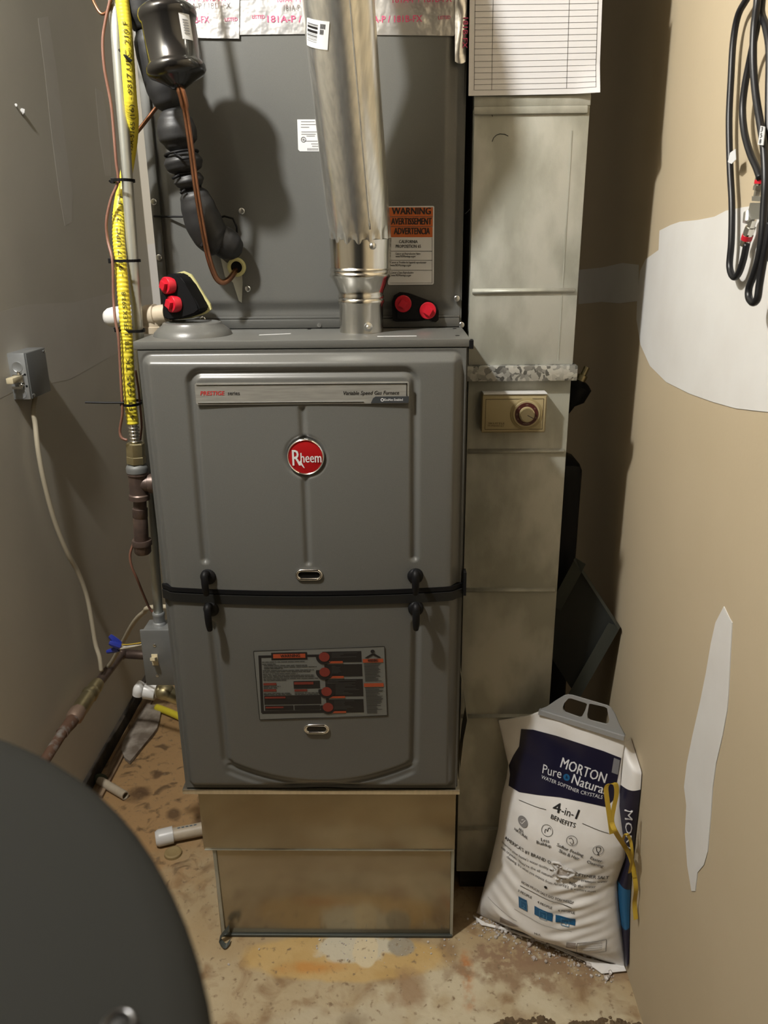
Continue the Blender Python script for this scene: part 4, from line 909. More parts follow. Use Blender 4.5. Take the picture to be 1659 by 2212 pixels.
# ------------------------------------------------------------------ sheet metal duct at right
DX0, DX1, DY0 = .5465, .734, .1655
DU_ = thing('return_duct', (.64, .34, .02), 'tall galvanized duct carrying the beige humidistat and the paper log sheet', 'duct')
bx('duct_section', (DX0, DY0, 1.637), (DX1, .52, ZC-.001), M_galv, DU_, .001)
bx('duct_section', (DX0, DY0, 1.2185), (DX1, .52, 1.6365), M_galv, DU_, .001)
bx('duct_section', (DX0+.001, DY0+.001, .072), (DX1-.001, .519, 1.1915), M_galv, DU_, .001)
bx('dark_void_block', (DX0+.012, DY0+.03, 0), (DX1-.012, .50, .0715), M_mold_void, DU_)  # dark block painted as the unlit void below the duct
def bead(z, h=.0050, out=.0065):
    bm = bm_new(); n = 8
    for sgn in (0,):
        lp = [V((0, DY0+.001-out*math.sin(PI*k/n), z-h+2*h*k/n)) for k in range(n+1)]
        add_mesh(bm, [V((DX0+.004, p.y, p.z)) for p in lp]+[V((DX1-.006, p.y, p.z)) for p in lp], [(k, k+1, n+2+k, n+1+k) for k in range(n)]+[tuple(range(n+1)), tuple(range(2*n+1, n, -1))])
    obj('bead', bm, M_galv, DU_, True)
for z_ in (1.3465, 1.058, .774, .483, .193): bead(z_)
bm = bm_new(); box(bm, (DX0-.001, DY0-.0045, 1.625), (DX1-.004, DY0+.001, 1.6365), .0015); box(bm, (DX0-.001, DY0-.0025, 1.6365), (DX1, DY0+.001, 1.652), .001); obj('slip_seam', bm, M_galv, DU_, 40)
bm = bm_new(); box(bm, (DX0-.003, DY0-.016, 1.1915), (DX1+.006, .525, 1.2185), .0012); obj('flange', bm, M_spangle, DU_, 40)
bm = bm_new(); box(bm, (.706, DY0-.0008, 1.225), (.708, DY0+.001, 1.60)); obj('seam_line', bm, M_galv, DU_)
bm = bm_new()
for pl in (((1063,306),(1066,298),(1072,292),(1080,289),(1090,290),(1098,294)),((1063,238),(1062,245),(1064,252)),((1005,462),(1011,456),(1017,450))):
    tube(bm, [P(u, v, y=DY0-.0003) for u, v in pl], .0006, 5)
tag(obj('scratch', bm, M_ink, DU_), kind='stuff')
# humidistat
HM = thing('humidistat', (.63, .15, 1.09), 'beige wall control with round maroon dial on the duct', 'control')
hy = .132
h00, h10, h11, h01 = P(1043,853,y=hy), P(1186,853,y=hy), P(1177,937,y=hy), P(1040,936,y=hy)
hx0, hx1, hz0, hz1 = (h00.x+h01.x)/2, (h10.x+h11.x)/2, (h01.z+h11.z)/2, (h00.z+h10.z)/2
hy += .004
bm = bm_new(); box(bm, (hx0, hy, hz0), (hx1, DY0-.0005, hz1), .003); CS = obj('case', bm, M_beige, HM, 40)
bm = bm_new()
for (a0,a1,b0,b1) in ((hx0+.006,hx1-.006,hz1-.0085,hz1-.0077),(hx0+.006,hx1-.006,hz0+.0065,hz0+.0073),(hx0+.006,hx0+.0068,hz0+.0065,hz1-.0077),(hx1-.0068,hx1-.006,hz0+.0065,hz1-.0077),(hx1-.0022,hx1-.0014,hz0+.002,hz1-.004),(hx0+.002,hx1-.002,hz0+.0016,hz0+.0023)):
    box(bm, (a0, hy-.0004, b0), (a1, hy+.0004, b1))
obj('case_line', bm, mat('brown line', (.10,.065,.03), .6), HM)
bm = bm_new(); box(bm, (hx0+.002, hy-.002, hz1+.0005), (hx1-.001, DY0-.001, hz1+.002)); obj('lid_edge', bm, M_pvc, HM)
dc = P(1137,894,y=hy)
def disc(name, r0, y0, y1, m, par, n=40, c=dc):
    bm = bm_new(); lathe(bm, (c.x, y0, c.z), (0,-1,0), [(0,r0),(abs(y1-y0)*.7,r0),(abs(y1-y0),r0*.97)], n); return obj(name, bm, m, par, 40)
kz = (h10.x-h00.x)/143
disc('dial_ring', 35*kz, hy, hy-.0015, M_beiged, HM); disc('dial_ring', 30*kz, hy, hy-.0030, M_beige, HM); disc('dial', 25.5*kz, hy, hy-.0045, M_maroon, HM); disc('knob_skirt', 17*kz, hy, hy-.010, M_beige, HM)
KN = disc('knob', 14.5*kz, hy, hy-.013, mat('brass tone knob', (.55,.50,.36), .28, 1, var=(8,(.40,.36,.25),.4,.6)), HM)
bm = bm_new(); k0 = V((dc.x, hy-.0132, dc.z)); k1 = k0+V((13*kz,0,-7*kz)); nn_ = V((.5,0,.87))*.0006; add_mesh(bm, [k0+nn_, k1+nn_, k1-nn_, k0-nn_], [(0,1,2,3)]); obj('pointer', bm, M_ink, HM)
M_bpr = mat('brown print', (.17,.12,.05), .6); bm = bm_new(); line_text(bm, 'HUMIDISTAT', P(1054,921,y=hy-.0006), P(1089,922,y=hy-.0006), .0040, bold=.02)
obj('case_lettering', bm, M_bpr, HM); bm = bm_new(); line_text(bm, 'SKUTTLE', P(1055,916.5,y=hy-.0006), P(1090,917,y=hy-.0006), .0050, bold=.04); obj('case_lettering', bm, M_bpr, HM)
bm = bm_new()
for k, s in enumerate(('OFF','20','30','40','50','60','HUMIDITY')):
    a = math.radians((90,38,-20,210,180,142,270)[k]); r = 21*kz; cc = V((dc.x+r*math.cos(a), hy-.0048, dc.z+r*math.sin(a))); ex = V((-math.sin(a),0,math.cos(a)))*(-1 if s != 'HUMIDITY' else 1)
    up = V((math.cos(a),0,math.sin(a)))*(1 if s != 'HUMIDITY' else -1); wd = .0020*len(s)*.75
    line_text(bm, s, cc-ex*wd/2-up*.001, cc+ex*wd/2-up*.001, .0034, up=up, bold=.02)
obj('dial_lettering', bm, mat('pale dial print', (.35,.25,.2), .6), HM)
# log sheet
LS = thing('log_sheet', (.64, .163, 1.65), 'white ruled paper log sheet taped to the duct', 'paper')
ys = DY0-.0075
q00, q10, q11, q01 = P(1016,-120,y=ys), P(1306,-124,y=ys), P(1293,202,y=ys), P(1012,207,y=ys)
def sheet(s, t, off=0):
    p = (q00*(1-s)+q10*s)*(1-t)+(q01*(1-s)+q11*s)*t
    curl = .010*max(0, s-.82)/.18*max(0, t-.80)/.20 if s > .82 and t > .8 else 0
    return p+V((0, -curl-off-.0008*math.sin(5*s+3*t), 0))
bm = bm_new(); grid(bm, lambda s, t: sheet(s, t), 24, 24); grid(bm, lambda s, t: sheet(1-s, t, -.0006), 24, 24); obj('page', bm, M_white, LS, True)
bm = bm_new()
def pst(u, v):   # pixel -> sheet coords (affine enough)
    p = P(u, v, y=ys); t = (q00.z-p.z)/(q00.z-q01.z); l = q00.lerp(q01, t); r = q10.lerp(q11, t); return (p.x-l.x)/(r.x-l.x), t
def rule(a, b, th):
    (s0,t0), (s1,t1) = pst(*a), pst(*b); d = V((s1-s0, t1-t0)); nl = V((-d.y*.72, d.x/.72)).normalized() if d.length else V((0,1))
    ds, dt = (0, th/.28) if abs(s1-s0) > abs(t1-t0) else (th/.2, 0)
    grid(bm, lambda s, t: sheet(s0+(s1-s0)*s+ds*(t-.5), t0+(t1-t0)*s+dt*(t-.5), .0004), 10, 1)
rows = [195,183,171.5,158,146,133,119,106,92,78.5,65,52,38.5,25,11,-3,-17,-31,-45,-59]
for k, v in enumerate(rows): rule((1025,v), (1285+(195-v)*.045,v-4.5), .0006)
for u0, u1 in ((1024,1027),(1062,1066),(1223.5,1232),(1285,1294)): rule((u0,195-(u0-1024)*.017), (u1,-59), .0006)
obj('ruled_lines', bm, mat('pencil grey line', (.06,.055,.055), .6), LS)

# ------------------------------------------------------------------ things between duct and right wall
bm = bm_new(); pts = [P(996,1452,y=.10), P(1004,1500,y=.10), P(1011,1556,y=.10), P(1003,1596,y=.10), P(996,1660,y=.10)]
for a, b in zip(pts, pts[1:]): prism(bm, [a, b, b+V((.0,.05,0)), a+V((.0,.05,0))], (-.0016,0,0))
tag(obj('filter_flap', bm, M_galv), 'thin bent metal flap between furnace side and duct', 'flap')
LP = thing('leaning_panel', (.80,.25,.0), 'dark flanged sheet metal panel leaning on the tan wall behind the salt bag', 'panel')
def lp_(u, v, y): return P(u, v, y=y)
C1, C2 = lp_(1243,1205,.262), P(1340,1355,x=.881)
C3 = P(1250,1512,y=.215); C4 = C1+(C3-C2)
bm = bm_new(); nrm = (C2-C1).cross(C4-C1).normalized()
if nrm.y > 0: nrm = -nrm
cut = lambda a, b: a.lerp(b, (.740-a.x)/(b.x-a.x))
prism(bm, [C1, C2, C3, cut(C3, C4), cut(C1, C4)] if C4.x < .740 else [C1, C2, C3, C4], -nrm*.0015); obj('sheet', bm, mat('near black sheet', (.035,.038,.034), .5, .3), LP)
def fl(a, b, wd):
    if a.x < .742: a = a.lerp(b, (.742-a.x)/(b.x-a.x))
    if b.x < .742: b = b.lerp(a, (.742-b.x)/(a.x-b.x))
    c = (C1+C2+C3+C4)/4; m_ = (c-(a+b)/2); e = (b-a).normalized(); m_ = (m_-e*m_.dot(e)).normalized()
    bm = bm_new(); prism(bm, [a, b, b+m_*wd+nrm*.010, a+m_*wd+nrm*.010], -nrm*.002); obj('flange', bm, M_dark, LP)
fl(C1, C2, .004); fl(C2, C3, .026); fl(C4, C1, .024)
bm = bm_new(); box(bm, (.738,.30,.25), (.802,.42,.995), .02); tag(obj('black_block', bm, M_black, None, 40), 'tall black rounded block set in the gap beside the duct', 'case')  # plain tall block for the black area beside the duct
NZ = thing('caulk_gun', P(1240,850,y=.36), 'black gun shaped tool with metal tip behind the duct', 'tool')
bm = bm_new(); a, b = P(1222,890,y=.36), P(1254,822,y=.36); ln = (b-a).length
lathe(bm, a, b-a, [(0,.008),(ln*.25,.012),(ln*.45,.026),(ln*.85,.029),(ln*.95,.020),(ln,.012)], 20); obj('body', bm, M_black, NZ, 45)
bm = bm_new(); lathe(bm, b, b-a, [(0,.010),(.012,.010),(.013,.006),(.030,.006)], 16); obj('tip', bm, M_brass, NZ, 45)
bm = bm_new(); tube(bm, [a, a+V((-.03,.0,-.035)), V((.737,.36,1.06))], .008, 10); obj('handle', bm, M_black, NZ, True)

# ------------------------------------------------------------------ salt bag
A0 = V((.597,.115,0)); B0 = V((.865,-.01,0)); eu = (B0-A0).normalized(); em = V((-eu.y, eu.x, 0)); TH = math.radians(5)
hv = em*math.sin(TH)+Z*math.cos(TH); nb_ = -em*math.cos(TH)+Z*math.sin(TH)
def plane_uv(px, py, off=0):
    dd = ray(px, py); o = A0+nb_*off; t = (o-CAM).dot(nb_)/dd.dot(nb_); q = CAM+dd*t-A0; return q.dot(eu), q.dot(hv)
Lp = [plane_uv(*q) for q in ((1026,1982),(1040,1935),(1060,1860),(1076,1790),(1084,1720),(1094,1680),(1098,1650),(1092,1625),(1084,1590),(1075,1555),(1075,1530))]
Rp = [plane_uv(*q) for q in ((1354,2092),(1345,2030),(1336,1965),(1332,1905),(1352,1850),(1356,1820),(1348,1770),(1340,1710),(1343,1650),(1352,1600),(1350,1575))]
def interp(tab, v):
    tab = sorted(tab, key=lambda q: q[1])
    if v <= tab[0][1]: return tab[0][0]
    for (u0, v0), (u1, v1) in zip(tab, tab[1:]):
        if v <= v1: return u0+(u1-u0)*(v-v0)/(v1-v0)
    return tab[-1][0]
def ss(a, b, t): t = max(0, min(1, (t-a)/(b-a))); return t*t*(3-2*t)
def bag_bulge(u, v):
    l, r = interp(Lp, v), interp(Rp, v); s = max(0, min(1, (u-l)/(r-l)))
    prof = ss(-.02, .06, v)*(1-.88*ss(.26, .49, v))
    b = .062*math.sin(PI*s)**.55*prof
    wr = ss(.02,.06,v)*(1-ss(.20,.28,v))*math.sin(PI*s)
    b += wr*ss(.45,.75,s)*(.0035*math.sin(150*(v-.35*u)+14*u)*(.6+.4*math.sin(31*u+40*v)) + .0020*math.sin(260*(v-.5*u)+3))
    b += .0018*math.sin(70*u+33*v)*math.sin(45*v-20*u)*math.sin(PI*s)
    b += wr*(1-ss(.2,.4,s))*.0022*math.sin(170*(v+.5*u))
    b += .004*math.exp(-((u-.16)**2+(v-.19)**2)/.0006)
    return b
def bag(u, v, off=0):
    p = A0+eu*u+hv*v+nb_*(bag_bulge(u, v)+off)
    if p.x > .8835: p.x = .8835
    if p.z < .0012: p.z = .0012
    if p.x < .742: p.y = min(p.y, .1605)
    return p
def buv(px, py):
    u, v = plane_uv(px, py)
    for _ in range(6): u, v = plane_uv(px, py, bag_bulge(u, v))
    return u, v
SB_ = thing('salt_bag', (.74,.10,0), 'white and navy water softener salt bag with torn hole and grey handle', 'bag')
vt = [(0,plane_uv(1075,1555)[1]),(.25,plane_uv(1125,1540)[1]),(.36,plane_uv(1165,1531)[1]),(1,plane_uv(1350,1584)[1])]
def vtop(s):
    for (a, x), (b, y) in zip(vt, vt[1:]):
        if s <= b: return x+(y-x)*(s-a)/(b-a)
    return vt[-1][1]
def facep(s, t):
    v = t*vtop(s); l, r = interp(Lp, v), interp(Rp, v); return bag(l+(r-l)*s, v)
bm = bm_new(); NU, NV = 120, 150; gf = grid(bm, facep, NU, NV)
def backp(s, t):
    v = t*vtop(s); l, r = interp(Lp, v), interp(Rp, v)
    th = .105*math.sin(PI*s)**.5*(1-.93*ss(.15,.50,v))
    p = A0+eu*(l+(r-l)*s)+hv*v-nb_*th; p.x = min(p.x, .8835); p.z = max(p.z, .0012)
    if p.x < .742: p.y = min(p.y, .1610)
    return p
NB = 24
gb = [[bm.verts.new(backp(i/NU, j/NV)) if 0 < i < NU and j < NV else gf[j][i] for i in range(NU+1)] for j in range(NV+1)]
for j in range(NV):
    for i in range(NU):
        try: bm.faces.new((gb[j][i+1], gb[j][i], gb[j+1][i], gb[j+1][i+1]))
        except ValueError: pass
for i in range(NU):
    try: bm.faces.new((gf[0][i+1], gf[0][i], gb[0][i], gb[0][i+1]))
    except ValueError: pass
obj('sack', bm, M_bag, SB_, True)
Z1 = lambda a, b: (1000+a/3.95, 1470+b/3.95)
Z2 = lambda a, b: (1000+a/3.95, 1750+b/3.95)
def poly_interp(pl, t):
    f = t*(len(pl)-1); j = min(int(f), len(pl)-2); f -= j; return (pl[j][0]*(1-f)+pl[j+1][0]*f, pl[j][1]*(1-f)+pl[j+1][1]*f)
topE = [Z1(497,412),Z1(600,418),Z1(800,470),Z1(1000,535),Z1(1200,600),Z1(1352,660)]; botE = [Z1(390,895),Z1(480,950),Z1(640,975),Z1(830,995),Z1(1030,1035),Z1(1225,1078)]
lefE = [Z1(390,895),Z1(402,800),Z1(392,720),Z1(430,640),Z1(480,560),Z1(497,412)]; rigE = [Z1(1225,1078),Z1(1290,1010),Z1(1300,940),Z1(1318,850),Z1(1335,760),Z1(1352,660)]
def coons(s, t):
    b, tp, l, r = poly_interp(botE, s), poly_interp(topE, s), poly_interp(lefE, t), poly_interp(rigE, t); o = []
    for i in (0, 1):
        o.append((1-t)*b[i]+t*tp[i]+(1-s)*l[i]+s*r[i]-((1-s)*(1-t)*botE[0][i]+s*(1-t)*botE[-1][i]+(1-s)*t*topE[0][i]+s*t*topE[-1][i]))
    return o
bm = bm_new(); grid(bm, lambda s, t: bag(*buv(*coons(s, t)), .0009), 60, 45); obj('navy_band', bm, M_navy, SB_, True)
def btext(bm, s, p0, p1, hz, bold=0, off=.0016, shear=0, m=None, name='lettering'):
    """print on the bag from pixel p0 to p1 along the baseline; hz is the letter height in metres"""
    u0, v0 = buv(*p0); u1, v1 = buv(*p1); ex = V((u1-u0, v1-v0)); wd = ex.length; ex.normalize(); ey = V((-ex.y, ex.x)); bm = bm_new()
    fmesh(bm, s, lambda x, y: bag(u0+ex.x*x+ey.x*y, v0+ex.y*x+ey.y*y, off), size=hz, bold=bold*.55, shear=shear, width=wd)
    obj(name, bm, m or M_ink, SB_)
M_bagwhite = mat('white print', (.80,.80,.82), .5); M_pbl = mat('pale blue print', (.10,.30,.50), .5)
btext(bm, 'MORTON', Z1(830,735), Z1(1212,872), .0285, .030, m=M_bagwhite); btext(bm, 'Pure', Z1(678,785), Z1(838,832), .026, -.005, m=M_bagwhite); btext(bm, 'Natural', Z1(925,868), Z1(1207,966), .0255, .03, m=M_bagwhite)
btext(bm, 'WATER SOFTENER CRYSTALS', Z1(668,830), Z1(1190,1008), .0098, .015, m=M_bagwhite)
def bdisc(bm, c, rpx, off, inner=None, n=24):
    u, v = buv(*c); u2, v2 = buv(c[0]+rpx, c[1]); r = math.hypot(u2-u, v2-v)
    o_ = [(u+r*math.cos(2*PI*k/n), v+r*math.sin(2*PI*k/n)) for k in range(n)]
    if inner is None: add_mesh(bm, [bag(a, b, off) for a, b in o_], [tuple(range(n))])
    else:
        i_ = [(u+r*inner*math.cos(2*PI*k/n), v+r*inner*math.sin(2*PI*k/n)) for k in range(n)]
        for k in range(n): add_mesh(bm, [bag(*q, off) for q in (o_[k], o_[(k+1)%n], i_[(k+1)%n], i_[k])], [(0,1,2,3)])
def bline(bm, p0, p1, th, off=.0016, n=12):
    u0, v0 = buv(*p0); u1, v1 = buv(*p1); d_ = V((u1-u0, v1-v0)).normalized(); nx, ny = -d_.y*th/2, d_.x*th/2
    grid(bm, lambda s, t: bag(u0+(u1-u0)*s+nx*(2*t-1), v0+(v1-v0)*s+ny*(2*t-1), off), n, 1)
bm = bm_new(); bdisc(bm, Z1(886,823), 28/3.95, .0018); obj('blue_dot', bm, M_bagblue, SB_)
btext(None, '&', Z1(876,830), Z1(897,835), .009, .02, .0022, m=M_navy)
bm = bm_new()
btext(None, '4', Z1(765,1112), Z1(832,1132), .026, .04); btext(bm, '-in-', Z1(838,1130), Z1(940,1166), .020, .005); btext(bm, '1', Z1(957,1174), Z1(970,1179), .026, .02); btext(bm, 'BENEFITS', Z1(750,1172), Z1(958,1252), .0125, .025)
bline(bm, Z1(480,1015), Z1(712,1098), .0009); bline(bm, Z1(1020,1215), Z1(1245,1300), .0009)
btext(bm, 'ALL', Z2(476,163), Z2(520,192), .0085, .03); btext(bm, 'NATURAL', Z2(440,165), Z2(553,246), .0090, .03)
btext(bm, 'Less', Z2(668,258), Z2(738,276), .0095, .02); btext(bm, 'Buildup', Z2(630,280), Z2(755,318), .0095, .02)
btext(bm, 'Softer Feeling', Z2(800,300), Z2(1025,395), .0098, .02); btext(bm, 'Skin & Hair', Z2(818,352), Z2(990,424), .0098, .02)
btext(bm, 'Easier', Z2(1085,412), Z2(1185,444), .0095, .02); btext(bm, 'Cleaning', Z2(1055,444), Z2(1195,486), .0095, .02)
btext(bm, "AMERICA'S #1 BRAND O", Z2(360,240), Z2(750,458), .0112, .03); btext(bm, 'SOFTENER SALT', Z2(935,545), Z2(1245,582), .0108, .03)
for s, a, b in (("Improve your home's water quality w",(335,275),(760,520)),("salt crystals. They're the all natural",(328,320),(765,572)),("cleaning. It's what you expect from America's",(375,400),(900,664)),('with premium water',(940,585),(1235,612)),('help the water',(910,628),(1135,660)),('it matters most',(920,676),(1135,696))):
    btext(bm, s, Z2(*a), Z2(*b), .0082, .005)
btext(bm, 'HOW MUCH SALT DO YOU NEED?', Z2(500,617), Z2(940,803), .0088, .03); btext(bm, '3 PEOPLE', Z2(470,688), Z2(586,752), .0078, .03); btext(bm, '4 PEOPLE', Z2(635,785), Z2(760,842), .0078, .03); btext(bm, '6 PEOPLE', Z2(815,860), Z2(955,884), .0078, .03)
bline(bm, Z2(490,640), Z2(930,832), .0012); btext(bm, 'MLK', Z2(612,1052), Z2(665,1068), .006, .02)
bline(bm, Z2(440,838), Z2(640,955), .0007); bline(bm, Z2(640,955), Z2(930,1035), .0007); bline(bm, Z2(215,735), Z2(330,850), .0007); bline(bm, Z2(330,850), Z2(460,942), .0007)
for a, b in (((978,1130),(1225,1100)),((1225,1100),(1222,1200)),((1222,1200),(978,1195)),((978,1195),(978,1130))): bline(bm, Z2(*a), Z2(*b), .0008)
for k in range(5): bline(bm, Z2(990,1142+k*12), Z2(1190,1120+k*15), .0006)
for c in ((720,170),(930,258),(1155,340)): bdisc(bm, Z2(*c), 48/3.95, .0016, .93)
for pl in (((700,190),(702,165),(712,158),(722,178),(730,150),(745,148),(752,165)),((905,240),(925,232),(940,250),(945,275),(930,290),(915,268)),((1138,312),(1142,345),(1158,360),(1172,345),(1178,318),(1160,312),(1138,312))):
    for p, q in zip(pl, pl[1:]): bline(bm, Z2(*p), Z2(*q), .0011, n=2)
bline(bm, Z2(1157,360), Z2(1153,378), .0013, n=2); bline(bm, Z2(1143,375), Z2(1165,382), .0013, n=2)
bdisc(bm, Z2(707,655), 3.2, .0016)
tag(obj('bag_rules', bm, M_ink, SB_), kind='stuff')
bm = bm_new(); bdisc(bm, Z2(512,95), 40/3.95, .0016); obj('seal', bm, mat('grey seal print', (.30,.29,.29), .5), SB_)
bm = bm_new()
for p, q in (((490,95),(505,112)),((505,112),(535,82)),((500,80),(520,75))): bline(bm, Z2(*p), Z2(*q), .0012, .0021, 2)
obj('seal_mark', bm, M_bag, SB_)
def bquad(bm, pts, off, n=4):
    q = [buv(*Z2(*p)) for p in pts]
    grid(bm, lambda s, t: bag(*[(q[0][i]*(1-s)+q[1][i]*s)*(1-t)+(q[3][i]*(1-s)+q[2][i]*s)*t for i in (0, 1)], off), n, n)
bm = bm_new()
for pts in (((475,730),(545,765),(552,862),(480,825)),((612,812),(768,878),(765,948),(612,885)),((792,888),(962,925),(958,982),(792,952))): bquad(bm, pts, .0016)
obj('blue_pictogram', bm, M_bagblue, SB_)
bm = bm_new()
for pts in (((494,762),(548,790),(548,850),(496,822)),((655,850),(715,872),(715,938),(655,915)),((840,920),(905,935),(905,990),(840,975))):
    for p, q in zip(pts, pts[1:]+pts[:1]): bline(bm, Z2(*p), Z2(*q), .0012, .0022, 4)
btext(None, '2', Z2(508,825), Z2(530,836), .012, .04, .0022, m=M_pbl); btext(None, '3', Z2(672,910), Z2(696,918), .012, .04, .0022, m=M_pbl); btext(None, '4', Z2(862,968), Z2(886,974), .010, .04, .0022, m=M_pbl)
tag(obj('pictogram_outline', bm, M_pbl, SB_), kind='stuff')
bm = bm_new(); bquad(bm, ((320,905),(400,945),(480,990),(318,950)), .0014); bquad(bm, ((885,1125),(965,1130),(965,1180),(885,1160)), .0014); obj('grey_print', bm, mat('pale brown print', (.36,.31,.28), .6), SB_)
# torn hole with salt showing
bm = bm_new(); hu, hv_ = buv(*Z2(850,515))
rim = []
for k in range(22):
    a = 2*PI*k/22; r = 1+.25*math.sin(3*a+1)+.15*math.sin(5*a); rim.append((hu+.0165*r*math.cos(a)-.004*math.sin(a), hv_+.0125*r*math.sin(a)-.004*math.cos(a)))
add_mesh(bm, [bag(a, b, .0014) for a, b in rim], [tuple(range(22))]); TH_ = obj('torn_hole', bm, M_salt, SB_)
bm = bm_new(); rg = [bag(hu+(a-hu)*1.12, hv_+(b-hv_)*1.12, .0015+.003*abs(math.sin(3.1*k))) for k, (a, b) in enumerate(rim)]; tube(bm, rg+rg[:2], lambda i: .0016+.0016*abs(math.sin(i*1.9)), 6)
for k in range(26):
    a = random.uniform(0, 2*PI); r = random.uniform(.8, 1.7); blob(bm, bag(hu+.014*r*math.cos(a), hv_-.006+.013*r*math.sin(a), .002), random.uniform(.0015,.0032), 1, .3)
obj('torn_edge', bm, mat('bright torn film', (.80,.78,.77), .35), TH_, True)
# right side gusset
Fr = [(1349,1598),(1346,1640),(1341,1690),(1338,1740),(1347,1800),(1352,1850),(1332,1905),(1337,1960),(1345,2030),(1352,2080)]
Bk = [(1362,1592),(1386,1668),(1384,1700),(1379,1750),(1372,1810),(1366,1870),(1362,1925),(1360,1970),(1359,2030),(1358,2080)]
fr3 = [bag(*plane_uv(*q), -.002) for q in Fr]; bk3 = [P(*q, x=.8838) for q in Bk]
def gus(s, t):
    f = t*9; j = min(int(f), 8); f -= j; a = fr3[j].lerp(fr3[j+1], f); b = bk3[j].lerp(bk3[j+1], f); p = a.lerp(b, s); p += V((-.3,-.95,0))*(.010*math.sin(PI*s)); p.x = min(p.x, .8842); return p
for t0, t1, m, nm in ((0,.235,M_bag,'gusset_shoulder'),(.235,.66,M_navy,'gusset'),(.66,.84,M_bagblue,'gusset'),(.84,1,M_navy,'gusset')):
    bm = bm_new(); grid(bm, lambda s, t: gus(s, t0+(t1-t0)*t), 10, 14); GO = obj(nm, bm, m, SB_, True)
    if t0 == .235: GN = GO
bm = bm_new()
def gtext(x, y): # runs down the gusset
    return gus(.30+y/.030*.9, .50-x)+V((-.3,-.95,0))*.0012
fmesh(bm, 'MORT', lambda x, y: gus(max(0,min(1,.30+y*24)), .325+x)+V((-.3,-.95,0))*.0014, size=.026, bold=.015, width=.17); obj('gusset_lettering', bm, M_bagwhite, GN)
# handle
def hz_(a, b): return plane_uv(*Z1(a, b))
outer = [hz_(*q) for q in ((655,240),(720,215),(800,160),(870,118),(900,111),(940,116),(1240,205),(1270,225),(1300,270),(1345,375),(1385,450),(1380,470))]
h1 = [hz_(*q) for q in ((858,215),(872,180),(905,142),(930,140),(1055,180),(1066,190),(1050,240),(1020,298),(1000,303),(880,260),(862,240))]
h2 = [hz_(*q) for q in ((1082,188),(1100,186),(1215,212),(1235,225),(1255,320),(1245,352),(1225,362),(1090,328),(1070,312),(1066,280))]
holeplate('handle', [outer, h1, h2], lambda a, b: A0+eu*a+hv*b+nb_*.003, nb_*.004, M_handle, SB_)
bm = bm_new(); pl = [plane_uv(*Z1(*q)) for q in ((660,232),(1385,455))]; pl2 = [plane_uv(*Z1(*q)) for q in ((655,268),(1380,492))]
prism(bm, [A0+eu*a+hv*b+nb_*.012 for a, b in (pl[0], pl[1], pl2[1], pl2[0])], -nb_*.010); obj('handle_seam', bm, M_handle, SB_)
bm = bm_new(); bquad2 = [buv(*Z1(*p)) for p in ((1290,655),(1342,675),(1325,800),(1270,780))]
grid(bm, lambda s, t: bag(*[(bquad2[0][i]*(1-s)+bquad2[1][i]*s)*(1-t)+(bquad2[3][i]*(1-s)+bquad2[2][i]*s)*t for i in (0, 1)], .002), 4, 4); obj('tape_patch', bm, mat('clear tape', (.25,.25,.27), .2), SB_)
# stitched bottom flap on the floor
bm = bm_new(); fpts = [(1022,1978),(1050,1995),(1100,2008),(1180,2035),(1260,2068),(1320,2084),(1356,2084),(1353,2098),(1300,2104),(1262,2076),(1182,2041),(1102,2013),(1052,2001),(1040,1999)]
for k in range(6): 
    a, b, c, d_ = fpts[k], fpts[k+1], fpts[12-k], fpts[13-k]
    q = [P(u, v, z=.003+.003*((i+k) % 2)) for i, (u, v) in enumerate((a, b, c, d_))]
    for p in q: p.x = min(p.x, .883)
    prism(bm, q, (0,0,.0015))
obj('bottom_flap', bm, M_bag, SB_)
# yellow strap
bm = bm_new(); sp = spline([P(1322,1800,y=-.075), P(1311,1720,y=-.055), P(1310,1700,y=-.050), P(1318,1692,y=-.047), P(1330,1694,y=-.046), P(1332,1715,y=-.05), P(1326,1745,y=-.058), P(1322,1775,y=-.068), P(1332,1800,y=-.075), P(1348,1825,x=.855), P(1362,1850,x=.868), P(1370,1885,x=.874), P(1374,1920,x=.876), P(1371,1950,x=.877), P(1374,1985,x=.878)], 8)
for a, b in zip(sp, sp[1:]):
    wv = V((.0046,.0015,.0)); prism(bm, [a-wv, b-wv, b+wv, a+wv], (-.0008,-.0016,0))
tag(obj('yellow_strap', bm, M_yellow2), 'wide yellow strap looped over the edge of the salt bag', 'strap')
bm = bm_new(); sp = spline([P(1345,1815,x=.852), P(1352,1800,x=.856), P(1362,1815,x=.860), P(1366,1850,x=.862), P(1360,1885,x=.861)], 6)
for a, b in zip(sp, sp[1:]): prism(bm, [a-V((.003,.001,0)), b-V((.003,.001,0)), b+V((.003,.001,0)), a+V((.003,.001,0))], (-.0008,-.0014,0))
tag(obj('yellow_strap', bm, M_yellow2), 'thinner yellow strap end hanging beside the bag gusset', 'strap')
